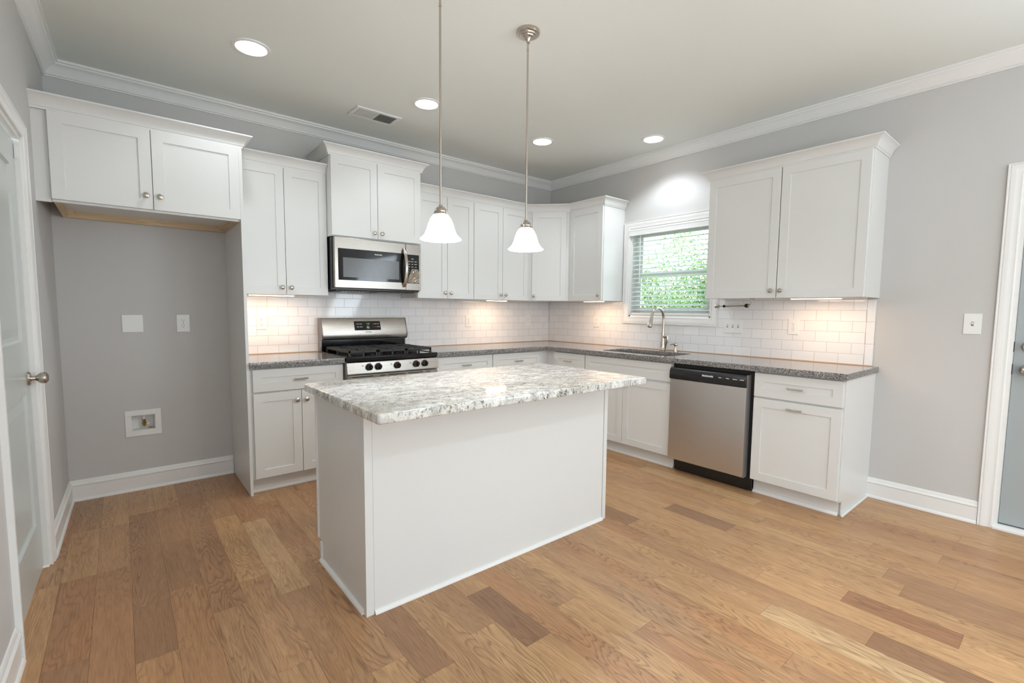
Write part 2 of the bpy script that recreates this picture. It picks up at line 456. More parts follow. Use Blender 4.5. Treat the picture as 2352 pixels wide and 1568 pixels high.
setrow(10, [(-1.3, .5), (-2.0, .62), (-3.05, .70), (-4.3, .5)])
setrow(11, [(-1.8, .7), (-2.469, .08), (-2.875, .66), (-3.673, .22), (-4.5, .6)])
setrow(-9, [(-0.5, .3), (-1.063, .2), (-1.60, .5), (-2.6, .4), (-3.6, .5)])
setrow(-8, [(-0.55, .25), (-1.9, .45), (-3.0, .6), (-4.0, .5)])
setrow(-10, [(-0.5, .2), (-1.662, .12), (-2.060, .78), (-3.2, .5)])
setrow(-11, [(-0.62, .35), (-1.218, .3), (-2.7, .4), (-3.9, .6)])
setrow(-12, [(-0.6, .5), (-1.215, .3), (-1.915, .15), (-3.0, .5)])
setrow(-13, [(-0.8, .35), (-1.22, .7), (-2.3, .4), (-3.5, .5)])
for k in range(-18, 24):
    xa = x0p + k*pw; xb = xa + pw
    if xb < -4.75 or xa > 0.02: continue
    xa = max(xa, -4.75); xb = min(xb, 0.02)
    js = rowinfo.get(k)
    if js is None:
        js = []; y = -random.uniform(0.4, 1.3)
        while y > YR: js.append((y, min(1, max(0, random.gauss(0.58, 0.15))))); y -= random.uniform(0.7, 1.5)
    else:
        y = js[-1][0] - 1.2; js = list(js)
        while y > YR: js.append((y, min(1, max(0, random.gauss(0.58, 0.15))))); y -= random.uniform(0.8, 1.5)
    segs = [(0.02, min(1, max(0, random.gauss(0.45, 0.15))))] + js
    for i, (ya, tn) in enumerate(segs):
        yb = segs[i+1][0] if i+1 < len(segs) else YR - 0.02
        g = 0.0004
        fl.add([(xa+g, yb+g, 0), (xb-g, yb+g, 0), (xb-g, ya-g, 0), (xa+g, ya-g, 0)], [(0, 1, 2, 3)])
        tones.append((tn, random.random(), random.random()))
me = bpy.data.meshes.new('floor'); me.from_pydata(fl.v, [], fl.f)
me.materials.append(M['subfloor']); me.materials.append(M['oak'])
for p, i in zip(me.polygons, fl.m): p.material_index = i
att = me.attributes.new('plank', 'FLOAT_COLOR', 'FACE')
for i, tn in enumerate(tones): att.data[i].color = (*tn, 1)
fo = bpy.data.objects.new('floor', me); COL.objects.link(fo); struct(fo)

struct(obj('ceiling', MB().box(-4.75, 0.15, YR - 0.15, 0.15, H, H + 0.15), 'ceil'))

def wall_boxes(mb, u0, u1, z0, z1, holes, put):
    us = sorted({u0, u1, *[h[0] for h in holes], *[h[1] for h in holes]}); zs = sorted({z0, z1, *[h[2] for h in holes], *[h[3] for h in holes]})
    for i in range(len(us)-1):
        for j in range(len(zs)-1):
            uc, zc = (us[i]+us[i+1])/2, (zs[j]+zs[j+1])/2
            if any(h[0] < uc < h[1] and h[2] < zc < h[3] for h in holes): continue
            put(mb, us[i], us[i+1], zs[j], zs[j+1])
def fused(name, mb, m, **k):
    o = obj(name, mb, m, **k)
    b = bmesh.new(); b.from_mesh(o.data); bmesh.ops.remove_doubles(b, verts=b.verts[:], dist=1e-5)
    seen = {}
    for f in list(b.faces):
        key = tuple(sorted(v.index for v in f.verts))
        seen.setdefault(key, []).append(f)
    kill = [f for fs in seen.values() if len(fs) > 1 for f in fs]
    bmesh.ops.delete(b, geom=kill, context='FACES_ONLY'); b.to_mesh(o.data); b.free(); return o
# back wall (range wall), y = 0
mb = MB(); wall_boxes(mb, XL - 0.13, 0.0, 0, H, [(-3.954, -3.822, 0.415, 0.523)], lambda m_, a, b, c, d: m_.box(a, b, 0, 0.12, c, d))
struct(fused('wall_back', mb, 'wall'))
# right wall (sink wall), x = 0
WIN = (-2.031, -1.165, 1.218, 2.083)
DRB = (-4.765, -3.850, -0.0, 2.062)
mb = MB(); wall_boxes(mb, YR, 0.12, 0, H, [WIN, DRB, (-6.5, -4.95, 0.45, 2.45)], lambda m_, a, b, c, d: m_.box(0, 0.12, a, b, c, d))
struct(fused('wall_right', mb, 'wall'))
# left wall
S0, S1 = 0.965, 1.735
mb = MB(); wall_boxes(mb, -8.0, 0.0, 0, H, [(-S1, -S0, 0, 2.045), (-6.7, -5.1, 0.45, 2.45)], lambda m_, a, b, c, d: m_.box(-0.12, 0, a, b, c, d))
struct(fused('wall_left', mb, 'wall', matrix=ML))
mb = MB(); wall_boxes(mb, -4.6, 0.12, 0, H, [(wx-0.55, wx+0.55, 0.62, 2.38) for wx in (-3.55, -2.2, -0.85)], lambda m_, a, b, c, d: m_.box(a, b, YR-0.12, YR, c, d))
struct(fused('wall_rear', mb, 'wall'))

# unseen white panels added in the openings to block the sky
for wx in (-3.55, -2.2, -0.85): struct(obj('window_2', MB().box(wx-0.55, wx+0.55, YR-0.06, YR-0.04, 0.62, 2.38), 'plastic')).name = 'window_%d' % {-3.55: 2, -2.2: 3, -0.85: 4}[wx]
struct(obj('window_5', MB().box(0.04, 0.06, -6.5, -4.95, 0.45, 2.45), 'plastic'))
struct(obj('window_6', MB().box(-0.06, -0.04, -6.7, -5.1, 0.45, 2.45), 'plastic', matrix=ML))
# room crown
cp = [(0, -0.088), (0.010, -0.088), (0.013, -0.086), (0.013, -0.081), (0.010, -0.079), (0.017, -0.077), (0.019, -0.073), (0.016, -0.070), (0.024, -0.060), (0.038, -0.042), (0.056, -0.028), (0.068, -0.024), (0.072, -0.016), (0.082, -0.014), (0.082, 0), (0, 0)]
pA = LW(7.99, 0); pB = LW(0, 0)
mb = MB().sweep([(pA.x, pA.y), (pB.x, 0), (0, 0), (0, YR)], [(o, H + z) for o, z in cp])
struct(obj('trim_1', mb, 'trim', smooth=True, ang=30))

# baseboards with shoe
bp = [(0, 0), (0.022, 0), (0.022, 0.008), (0.018, 0.016), (0.0135, 0.019), (0.0135, 0.098), (0.010, 0.101), (0.017, 0.104), (0.017, 0.109), (0.0095, 0.118), (0.0085, 0.130), (0.0045, 0.137), (0, 0.138)]
q0 = LW(0.90, 0)
struct(obj('baseboard_back', MB().sweep([(q0.x, q0.y), (XL, 0), (-3.355, 0)], bp), 'trim', smooth=True, ang=30))
q1 = LW(1.80, 0); q2 = LW(7.9, 0)
struct(obj('baseboard_left', MB().sweep([(q2.x, q2.y), (q1.x, q1.y)], bp), 'trim', smooth=True, ang=30))
struct(obj('baseboard_right', MB().sweep([(0, -3.224), (0, -3.782)], bp), 'trim', smooth=True, ang=30))
struct(obj('baseboard_rear', MB().sweep([(0, -4.84), (0, YR), (-4.42, YR)], bp), 'trim', smooth=True, ang=30))

# casing profile (offset outwards from the opening, height off the wall)
def casing_prof(wd): return [(0, 0), (0, 0.010), (0.006, 0.013), (0.012, 0.011), (wd*0.45, 0.013), (wd*0.55, 0.017), (wd*0.80, 0.018), (wd*0.86, 0.014), (wd*0.92, 0.019), (wd, 0.019), (wd, 0)]
# window casing, all four sides; travel so that 'right' points away from the opening
yA, yB, zA, zB = WIN
mb = MB().sweep([(yA, zA), (yA, zB), (yB, zB), (yB, zA)], [(-o, h) for o, h in casing_prof(0.068)], lambda u, v, h: (-h, u, v), closed=True)
struct(obj('trim_2', mb, 'trim', smooth=True, ang=30))
# right door casing (left leg + head + right leg) with jamb
y0, y1, _, zt = DRB
def flip_sweep(path, wd, mp): 
    return MB().sweep(path, [(-o, h) for o, h in casing_prof(wd)], mp)
cas = flip_sweep([(y0, 0), (y0, zt), (y1, zt), (y1, 0)], 0.066, lambda u, v, h: (-h, u, v))
struct(obj('trim_3', cas, 'trim', smooth=True, ang=30))
jb = MB().box(0, 0.12, y1-0.018, y1, 0, zt).box(0, 0.12, y0, y0+0.018, 0, zt).box(0, 0.12, y0, y1, zt-0.018, zt)
jb.box(0.085, 0.10, y1-0.030, y1-0.018, 0.0, zt-0.018)
dj = struct(obj('trim_4', jb, 'trim'))
for zz in (0.955, 1.085):
    obj('strike_plate', MB().box(0.004, 0.05, y1-0.0195, y1-0.0178, zz-0.03, zz+0.03), 'blackmatte', dj)
obj('threshold', MB().prism([(-0.02, 0.0), (0.12, 0.0), (0.12, 0.020), (0.02, 0.020), (-0.02, 0.010)], y0+0.0, y1-0.0, 'y'), 'trim', dj)
def panel_door(name, wd, ht, th, panels, m, parent=None, lip=0.012, rec=0.008, bead=0.018):
    """slab with recessed-and-raised panels on the -y face; x 0..wd, y -th..0"""
    mb = MB().box(0, wd, -th + rec, 0, 0, ht)
    us = sorted({0, wd, *[p[0] for p in panels], *[p[1] for p in panels]}); zs = sorted({0, ht, *[p[2] for p in panels], *[p[3] for p in panels]})
    for i in range(len(us)-1):
        for j in range(len(zs)-1):
            uc, zc = (us[i]+us[i+1])/2, (zs[j]+zs[j+1])/2
            if any(p[0] < uc < p[1] and p[2] < zc < p[3] for p in panels): continue
            mb.add([(us[i],-th,zs[j]),(us[i+1],-th,zs[j]),(us[i+1],-th,zs[j+1]),(us[i],-th,zs[j+1])], [(0,1,2,3)])
    for (a, b, c, d) in panels:
        def ring(i_, y): return [(a+i_, y, c+i_), (b-i_, y, c+i_), (b-i_, y, d-i_), (a+i_, y, d-i_)]
        rs = [ring(0, -th), ring(bead*0.35, -th+rec*0.9), ring(bead, -th+rec*0.95), ring(bead*2.4, -th+rec*0.25)]
        for r1, r2 in zip(rs, rs[1:]):
            mb.add(r1 + r2, [(k, (k+1) % 4, 4+(k+1) % 4, 4+k) for k in range(4)])
        mb.add(rs[-1], [(0, 1, 2, 3)])
    for q in [[(0,-th),(0,-th+rec)], [(wd,-th),(wd,-th+rec)]]:
        mb.add([(q[0][0], q[0][1], 0), (q[1][0], q[1][1], 0), (q[1][0], q[1][1], ht), (q[0][0], q[0][1], ht)], [(0,1,2,3)])
    for z in (0, ht): mb.add([(0,-th,z),(wd,-th,z),(wd,-th+rec,z),(0,-th+rec,z)], [(0,1,2,3)])
    me = bpy.data.meshes.new(name); me.from_pydata(mb.v, [], mb.f); me.materials.append(M[m])
    o = bpy.data.objects.new(name, me); link(o, parent); return o
# grey exterior door, right wall: local x -> -y world
dr = struct(panel_door('door_2', 0.875, 2.022, 0.044, [(0.13, 0.40, 0.25, 0.92), (0.475, 0.745, 0.25, 0.92), (0.13, 0.40, 1.05, 1.86), (0.475, 0.745, 1.05, 1.86)], 'doorgrey', bead=0.02, rec=0.007))
dr.matrix_world = Matrix.Translation((0.092, y1 - 0.0195, 0.022)) @ Matrix.Rotation(R(-90), 4, 'Z')
kn = [(0.033, -0.0), (0.034, -0.004), (0.030, -0.009), (0.014, -0.012), (0.011, -0.024), (0.018, -0.030), (0.026, -0.040), (0.028, -0.050), (0.025, -0.058), (0.016, -0.063), (0.0, -0.064)]
obj('door_knob', MB().lathe(kn, (0.062, -0.044, 0.930), 'y'), 'nickel', dr, smooth=True)
obj('deadbolt', MB().lathe([(0.033, 0), (0.034, -0.006), (0.029, -0.013), (0.012, -0.014), (0, -0.014)], (0.062, -0.044, 1.065), 'y').box(0.049, 0.075, -0.068, -0.057, 1.059, 1.071), 'nickel', dr, smooth=True)
obj('door_sweep', MB().box(0.0, 0.875, -0.046, -0.040, -0.018, 0.004), 'slot', dr)

# pantry door in the left wall: door built facing +x (local frame of the left wall)
pd = struct(panel_door('door_1', S1-S0-0.040, 2.005, 0.035, [(0.115, 0.615, 0.24, 0.86), (0.115, 0.615, 1.10, 1.88)], 'pantry', bead=0.026, rec=0.012))
# door local x -> along +s (i.e. -y), door -y face -> +x(room)
pd.matrix_world = ML @ Matrix.Translation((-0.055, -(S0+0.020) - (S1-S0-0.040), 0.012)) @ Matrix.Rotation(R(90), 4, 'Z')
dw_ = S1-S0-0.040
obj('door_knob', MB().lathe([(0.032, 0), (0.033, -0.004), (0.028, -0.010), (0.012, -0.013), (0.010, -0.026), (0.016, -0.033), (0.025, -0.043), (0.0275, -0.053), (0.025, -0.063), (0.015, -0.070), (0, -0.071)], (dw_-0.062, -0.035, 0.925), 'y'), 'nickel', pd, smooth=True)
obj('latch', MB().box(dw_-0.012, dw_+0.001, -0.037, -0.030, 0.89, 0.95), 'nickel', pd)
cas = MB().sweep([(-S1, 0), (-S1, 2.045), (-S0, 2.045), (-S0, 0)], [(-o, h) for o, h in casing_prof(0.062)], lambda u, v, h: (h, u, v))
struct(obj('trim_5', cas, 'trim', smooth=True, ang=30, matrix=ML))
jb = MB().box(-0.12, 0.0, -S0-0.018, -S0, 0, 2.045).box(-0.12, 0.0, -S1, -S1+0.018, 0, 2.045).box(-0.12, 0.0, -S1, -S0, 2.027, 2.045)
jb.box(-0.075, -0.058, -S0-0.030, -S0-0.018, 0, 2.027).box(-0.075, -0.058, -S1+0.018, -S1+0.030, 0, 2.027)
pj_ = struct(obj('trim_6', jb, 'trim', matrix=ML))
obj('door_bumper', MB().box(-0.018, -0.006, -S0-0.026, -S0-0.018, 1.94, 2.0), 'plastic', pj_)

# ------------------------------------------------------------------ window, blind, garden
yA, yB, zA, zB = WIN
jb = MB().box(0, 0.12, yA, yA+0.015, zA, zB).box(0, 0.12, yB-0.015, yB, zA, zB).box(0, 0.12, yA, yB, zA, zA+0.015).box(0, 0.12, yA, yB, zB-0.015, zB)
wj = struct(obj('trim_7', jb, 'trim'))
ya, yb, za, zb = yA+0.015, yB-0.015, zA+0.015, zB-0.015
zm = 1.635
win = struct(obj('window_1', MB().box(0.075, 0.118, ya, ya+0.022, za, zb).box(0.075, 0.118, yb-0.022, yb, za, zb).box(0.075, 0.118, ya, yb, za, za+0.02).box(0.075, 0.118, ya, yb, zb-0.02, zb), 'trim', bevel=0.002))
def sash(x0, x1, z0, z1, rail):
    a, b = ya+0.022, yb-0.022
    o = obj('sash', MB().box(x0, x1, a, a+0.042, z0, z1).box(x0, x1, b-0.042, b, z0, z1).box(x0, x1, a+0.042, b-0.042, z0, z0+rail[0]).box(x0, x1, a+0.042, b-0.042, z1-rail[1], z1), 'trim', win, bevel=0.003)
    obj('window_glass', MB().box((x0+x1)/2-0.002, (x0+x1)/2+0.002, a+0.042, b-0.042, z0+rail[0], z1-rail[1]), 'pane', o)
sash(0.096, 0.116, zm-0.02, zb-0.02, (0.04, 0.045))
sash(0.074, 0.095, za+0.02, zm+0.02, (0.055, 0.04))
bl = thing('window_blind', 'white two-inch slat blind hanging in the kitchen window above the sink', 'blind', (0.03, (yA+yB)/2, zA+0.016))
def B(x0, x1, y0_, y1_, z0, z1, mb=None):
    mb = mb or MB(); lx, ly, lz = bl.location
    return mb.box(x0-lx, x1-lx, y0_-ly, y1_-ly, z0-lz, z1-lz)
obj('valance', B(-0.020, -0.008, yA+0.004-0.012, yB-0.004+0.012, 2.012, 2.078, B(-0.022, -0.008, yA-0.012, yB+0.012, 2.060, 2.072, B(-0.022, -0.008, yA-0.012, yB+0.012, 2.014, 2.024))), 'plastic', bl, bevel=0.002)
obj('headrail', B(0.002, 0.055, ya+0.004, yb-0.004, 2.03, 2.066), 'plastic', bl)
sm = MB(); nsl = 17
for i in range(nsl):
    z = 1.999 - i*0.0442; lx, ly, lz = bl.location
    cx = 0.031; tl = R(20)
    pts = []
    for k in range(5):
        u = -0.025 + 0.05*k/4; h = 0.0022*(1-(2*k/4-1)**2)
        pts.append((cx + u*math.cos(tl) - lx, z + u*math.sin(tl) + h - lz))
    poly = pts + [(p[0], p[1]-0.0026) for p in reversed(pts)]
    sm.prism([(p[0], p[1]) for p in poly], ya+0.006-ly, yb-0.006-ly, 'y')
obj('slats', sm, 'vinyl', bl)
obj('bottom_rail', B(0.006, 0.056, ya+0.006, yb-0.006, 1.236, 1.256), 'plastic', bl, bevel=0.003)
cm_ = MB()
for yy in (-1.36, -1.60, -1.84):
    for xx in (0.008, 0.054): B(xx-0.0008, xx+0.0008, yy-0.0012, yy+0.0012, 1.24, 2.04, cm_)
obj('ladder_cords', cm_, 'plastic', bl)
obj('tilt_wand', MB().tube([(-0.034, 0.319, 0.79), (-0.034, 0.3155, 0.30)], 0.004, 8), 'plastic', bl, smooth=True)

struct(obj('ground', MB().box(0.4, 30, -20, 25, -0.6, -0.5), mat('grass', srgb(120, 150, 70), 0.9)))
leafm = mat('leaf_green', srgb(120, 165, 80), 0.5)
t = NT(leafm); at = t.n('ShaderNodeAttribute'); at.attribute_name = 'leaf'; s_ = t.n('ShaderNodeSeparateColor'); t.l(at.outputs['Color'], s_.inputs[0])
t.l(t.ramp(s_.outputs[0], [(0, srgb(52, 88, 60)), (0.4, srgb(84, 120, 78)), (0.75, srgb(120, 144, 96)), (0.93, srgb(176, 178, 130)), (1, srgb(200, 150, 90))]), t.p.inputs['Base Color'])
tr = t.n('ShaderNodeBsdfTranslucent'); tr.inputs[0].default_value = srgb(130, 165, 95); mx = t.n('ShaderNodeMixShader'); mx.inputs[0].default_value = 0.3
t.l(t.p.outputs[0], mx.inputs[1]); t.l(tr.outputs[0], mx.inputs[2]); t.l(mx.outputs[0], t.t.nodes['Material Output'].inputs[0])
vs, fs, cols = [], [], []
rg = random.Random(3)
blobs = []
for i in range(110):
    yy = rg.uniform(-1.2, 6.2); hh = rg.uniform(1.6, 2.6) + (0.35 if yy < 0.4 else 0)
    blobs.append((rg.uniform(4.6, 6.4), yy, rg.uniform(0.2, hh), rg.uniform(0.35, 0.75)))
for i in range(105000):
    b = blobs[rg.randrange(len(blobs))]
    d = Vector((rg.gauss(0, 1), rg.gauss(0, 1), rg.gauss(0, 1))).normalized() * b[3] * rg.uniform(0.55, 1.1)
    p = Vector(b[:3]) + d
    if p.z < -0.5: continue
    a = Vector((rg.gauss(0, 1), rg.gauss(0, 1), rg.gauss(0, 1))).normalized(); c_ = a.cross(Vector((rg.gauss(0, 1), rg.gauss(0, 1), rg.gauss(0, 1)))).normalized()
    L_ = rg.uniform(0.026, 0.052); W_ = L_*0.45; n = len(vs)
    vs += [p - a*L_, p + c_*W_, p + a*L_, p - c_*W_]; fs.append((n, n+1, n+2, n+3)); cols.append(rg.random())
me = bpy.data.meshes.new('garden_foliage'); me.from_pydata(vs, [], fs); me.materials.append(leafm)
att = me.attributes.new('leaf', 'FLOAT_COLOR', 'FACE')
for i, c_ in enumerate(cols): att.data[i].color = (c_, 0, 0, 1)
fo = bpy.data.objects.new('garden_foliage', me); COL.objects.link(fo); fo['kind'] = 'stuff'
tag(fo, 'bright green leafy shrubs growing outside the kitchen window', 'foliage')

# ------------------------------------------------------------------ cabinets (local: x to the viewer's right, wall at y=0, front at -y)
RA = 0.0; RB = R(-90)
def shaker(name, x0, x1, z0, z1, yf, parent, rail=0.057, th=0.019, rec=0.0065):
    mb = MB(); y = yf
    def ring(i_, yy): return [(x0+i_, yy, z0+i_), (x1-i_, yy, z0+i_), (x1-i_, yy, z1-i_), (x0+i_, yy, z1-i_)]
    rs = [ring(0, y+th), ring(0, y+0.0015), ring(0.0015, y), ring(rail, y), ring(rail+0.0012, y+rec), ]
    for a, b in zip(rs, rs[1:]): mb.add(a + b, [(k, (k+1) % 4, 4+(k+1) % 4, 4+k) for k in range(4)])
    mb.add(rs[-1], [(0, 1, 2, 3)]); mb.add(rs[0], [(3, 2, 1, 0)])
    o = obj(name, mb, 'cab', parent)
    bm = bmesh.new(); bm.from_mesh(o.data); bmesh.ops.remove_doubles(bm, verts=bm.verts[:], dist=1e-6); bmesh.ops.recalc_face_normals(bm, faces=bm.faces[:]); bm.to_mesh(o.data); bm.free()
    return o
KN = [(0.0065, 0), (0.0055, -0.004), (0.0055, -0.012), (0.010, -0.015), (0.0155, -0.019), (0.0165, -0.023), (0.0145, -0.027), (0.008, -0.030), (0, -0.0305)]
def knob(x, z, yf, parent): return obj('knob', MB().lathe(KN, (x, yf, z), 'y', 20), 'nickel', parent, smooth=True)
def pull(x, z, yf, parent, w_=0.092):
    h = w_/2; mb = MB()
    for s in (-1, 1): mb.box(x+s*(h-0.010)-0.0045, x+s*(h-0.010)+0.0045, yf-0.022, yf, z-0.0045, z+0.0045)
    mb.prism([(yf-0.029, z-0.005), (yf-0.021, z-0.0058), (yf-0.021, z+0.0058), (yf-0.029, z+0.005)], x-h, x+h, 'x')
    return obj('handle', mb, 'nickel', parent, bevel=0.0015)
CROWN = [(0, 0), (0.008, 0), (0.010, 0.010), (0.014, 0.012), (0.019, 0.030), (0.031, 0.050), (0.048, 0.063), (0.056, 0.066), (0.056, 0.074), (0, 0.074)]
def crown(parent, path, z, name='crown_molding'):
    return obj(name, MB().sweep(path, [(o, z+h) for o, h in CROWN]), 'cab', parent, smooth=True, ang=28)
G2 = 0.0016
def carcass_upper(mb, x0, x1, dep, z0, z1, rim=0.018):
    # box with recessed underside
    mb.box(x0, x1, -dep, 0, z0+rim, z1)
    mb.box(x0, x0+0.016, -dep, 0, z0, z0+rim); mb.box(x1-0.016, x1, -dep, 0, z0, z0+rim); mb.box(x0+0.016, x1-0.016, -dep, -dep+0.018, z0, z0+rim)
    return mb

# cabinet above the refrigerator space
fz0, fz1 = 1.838, UT
c = thing('refrigerator_cabinet', 'deep two-door white cabinet over the empty refrigerator space, with its tall end panel', 'cabinet', (XL, 0, 0))
W_ = -3.3545 - XL
mb = MB(); mb.box(0.052, W_, -0.595, -0.02, fz0+0.026, fz1)
mb.box(0.052, W_, -0.595, -0.572, fz0-0.012, fz0+0.026)
obj('carcass', mb, 'cab', c)
obj('filler_strip', MB().box(-0.0103, 0.050, -0.592, -0.574, fz0-0.015, fz1), 'cab', c)
mb = MB().box(0.056, 0.076, -0.570, 0, fz0-0.012, fz0+0.026).box(W_-0.020, W_, -0.570, 0, fz0-0.012, fz0+0.026).box(0.076, W_-0.020, -0.030, -0.006, fz0-0.012, fz0+0.026)
for xx, sx in ((0.076, 1), (W_-0.020, -1)):
    mb.prism([(xx, -0.09), (xx+sx*0.03, -0.06), (xx, -0.03)], fz0+0.002, fz0+0.026, 'z')
obj('raw_wood_rim', mb, 'maple', c)['label'] = 'bare tan wood rim under the cabinet'
dmid = -3.8015 - XL
for (a, b, kx) in ((0.052, dmid-G2, dmid-0.032), (dmid+G2, W_+0.002, dmid+0.032)):
    d = shaker('door', a, b, fz0, fz1-0.002, -0.617, c); knob(kx, fz0+0.075, -0.617, d)
crown(c, [(-0.012, -0.600), (W_+0.0215, -0.600), (W_+0.0215, -0.02)], fz1)

# tall panel beside the refrigerator space
obj('end_panel', MB().box(-3.3525-XL, -3.3345-XL, -0.617, -0.001, 0.0, UT-0.001), 'cab', c, bevel=0.001)

def upper(name, label, loc, rz, w, z0, z1, doors, dep=0.315, df=0.334, crown_path=None, knob_side=None, extra_side=None):
    c = thing(name, label, 'cabinet', loc, rz)
    mb = carcass_upper(MB(), 0, w, dep, z0, z1); obj('carcass', mb, 'cab', c)
    n = len(doors)
    for (a, b, ks) in doors:
        d = shaker('door', a, b, z0+0.0, z1-0.002, -df, c)
        knob(b-0.030 if ks > 0 else a+0.030, z0+0.052, -df, d)
    if crown_path: crown(c, crown_path, z1)
    return c
# two-door upper left of the microwave
x0 = -3.3335; w_ = -2.7135 - x0; m_ = -3.018 - x0
upper('wall_cabinet', 'tall two-door white wall cabinet between the refrigerator space and the microwave', (x0, 0, 0), RA, w_, UC, UT, [(0.002, m_-G2, 1), (m_+G2, w_-0.001, -1)], crown_path=[(0.002, -0.318), (w_, -0.318)])
# above microwave (deeper and higher)
x0 = -2.712; w_ = -1.937 - x0; m_ = -2.335 - x0
cz0, cz1 = 1.828, 2.432
c = thing('wall_cabinet', 'raised deep two-door white wall cabinet directly above the microwave', 'cabinet', (x0, 0, 0))
obj('carcass', MB().box(0, w_, -0.40, 0, cz0, cz1), 'cab', c)
for a, b, ks in ((0.006, m_-G2, 1), (m_+G2, w_-0.012, -1)):
    d = shaker('door', a, b, cz0+0.006, cz1-0.002, -0.420, c); knob(b-0.030 if ks > 0 else a+0.030, cz0+0.052, -0.420, d)
crown(c, [(0, -0.006), (0, -0.404), (w_, -0.404), (w_, -0.006)], cz1)
# two two-door uppers right of the microwave
x0 = -1.9355; w_ = -1.3285 - x0; m_ = -1.625 - x0
upper('wall_cabinet', 'two-door white wall cabinet just right of the microwave', (x0, 0, 0), RA, w_, UC, UT, [(0.002, m_-G2, 1), (m_+G2, w_-0.002, -1)])
x0 = -1.3275; w_ = -0.622 - x0; m_ = -0.975 - x0
upper('wall_cabinet', 'two-door white wall cabinet on the range wall beside the diagonal corner cabinet', (x0, 0, 0), RA, w_, UC, UT, [(0.002, m_-G2, 1), (m_+G2, w_-0.012, -1)])
# diagonal corner upper
c = thing('corner_wall_cabinet', 'single-door diagonal white wall cabinet filling the corner', 'cabinet', (0, 0, 0))
P0, P1 = Vector((-0.620, -0.318)), Vector((-0.318, -0.640))
mb = MB().prism([(0, 0), (-0.621, 0), (P0.x, P0.y), (P1.x, P1.y), (0, -0.641)], UC, UT, 'z'); obj('carcass', mb, 'cab', c)
dl = (P1-P0).length; dv = (P1-P0).normalized()
Md = Matrix.Translation((P0.x, P0.y, 0)) @ Matrix.Rotation(math.atan2(dv.y, dv.x), 4, 'Z')
d = shaker('door', 0.042, dl-0.042, UC, UT-0.002, -0.019, c); d.matrix_local = Md
k_ = knob(0.042+0.026, UC+0.050, -0.019, d)
# small upper on the sink wall
yl = -0.642; w_ = 1.083 - 0.642
upper('wall_cabinet', 'narrow single-door white wall cabinet just left of the window', (0, yl, 0), RB, w_, UC, UT, [(0.006, w_-0.006, 1)])
# crown running over the whole corner group
cr_ = tag(obj('cabinet_crown_molding', MB().sweep([(-1.936, -0.318), (-0.622, -0.318), (-0.318, -0.638), (-0.318, -1.083), (-0.002, -1.083)], [(o, UT+h) for o, h in CROWN]), 'cab', smooth=True, ang=28),
     'white crown molding wrapping the tops of the corner wall cabinets', 'molding')
# large upper right of the window
yl = -2.155; w_ = 3.221 - 2.155; m_ = 2.690 - 2.155
upper('wall_cabinet', 'large two-door white wall cabinet right of the window', (0, yl, 0), RB, w_, UC+0.004, UT+0.002, [(0.004, m_-G2-0.001, 1), (m_+G2+0.002, w_-0.006, -1)], crown_path=[(0, -0.004), (0, -0.318), (w_, -0.318), (w_, -0.004)])

# base cabinets
TK = 0.095
def base(name, label, loc, rz, w, fronts, toe=True, dep=0.600, df=0.620, left=0.0, right=0.0, endpanel=None):
    c = thing(name, label, 'cabinet', loc, rz)
    if 'sink' in name:
        mb = MB().box(0, 0.016, -dep, -0.02, TK+0.008, CB-0.002).box(w-0.016, w, -dep, -0.02, TK+0.008, CB-0.002).box(0.016, w-0.016, -dep, -0.02, TK+0.008, TK+0.024)
        mb.box(0.016, w-0.016, -0.028, -0.02, TK+0.024, CB-0.002).box(0.016, w-0.016, -dep, -dep+0.018, TK+0.024, CB-0.002).box(0, w, -0.535, -0.02, 0, TK+0.008)
    else: mb = MB().box(0, w, -dep, -0.02, TK+0.008, CB-0.002).box(0, w, -0.535, -0.02, 0, TK+0.008)
    obj('carcass', mb, 'cab', c)
    tk = obj('toe_kick', MB().box(left, w-right, -0.545, -0.535, 0, TK+0.008), 'cab', c)
    obj('shoe_molding', MB().prism([(-0.545, 0), (-0.560, 0), (-0.560, 0.008), (-0.552, 0.016), (-0.545, 0.018)], left, w-right, 'x'), 'trim', tk)
    for fr in fronts:
        kind, a, b, z0, z1 = fr[:5]
        nm = 'drawer_front' if kind == 'drawer' else 'false_front' if kind == 'panel' else 'door'
        d = shaker(nm, a, b, z0, z1, -df, c)
        if kind == 'drawer': pull((a+b)/2, (z0+z1)/2-0.002, -df, d)
        elif kind == 'doorL': knob(b-0.030, z1-0.062, -df, d)
        elif kind == 'doorR': knob(a+0.030, z1-0.062, -df, d)
        elif kind == 'pullout': pull((a+b)/2, z1-0.045, -df, d)
    return c
DZ0, DZ1, LZ0, LZ1 = 0.704, 0.858, 0.110, 0.692
x0 = -3.3330; w_ = -2.7085 - x0; m_ = -3.011 - x0
base('base_cabinet', 'white base cabinet with one drawer over two doors, left of the gas range', (x0, 0, 0), RA, w_, [('drawer', 0.016, w_-0.004, DZ0, DZ1), ('doorL', 0.016, m_-G2, LZ0, LZ1), ('doorR', m_+G2, w_-0.004, LZ0, LZ1)])
x0 = -1.924; w_ = -1.3125 - x0
base('base_cabinet', 'white drawer base cabinet immediately right of the gas range', (x0, 0, 0), RA, w_, [('drawer', 0.014, w_-0.003, DZ0, DZ1), ('doorL', 0.014, w_/2-G2, LZ0, LZ1), ('doorR', w_/2+G2, w_-0.003, LZ0, LZ1)])
x0 = -1.3115; w_ = -0.602 - x0
base('base_cabinet', 'white drawer base cabinet on the range wall nearest the corner', (x0, 0, 0), RA, w_, [('drawer', 0.004, w_-0.098, DZ0, DZ1), ('doorL', 0.004, w_-0.098, LZ0, LZ1)])
c = thing('corner_base_cabinet', 'plain white filler cabinet in the inside corner under the grey countertop', 'cabinet', (0, 0, 0))
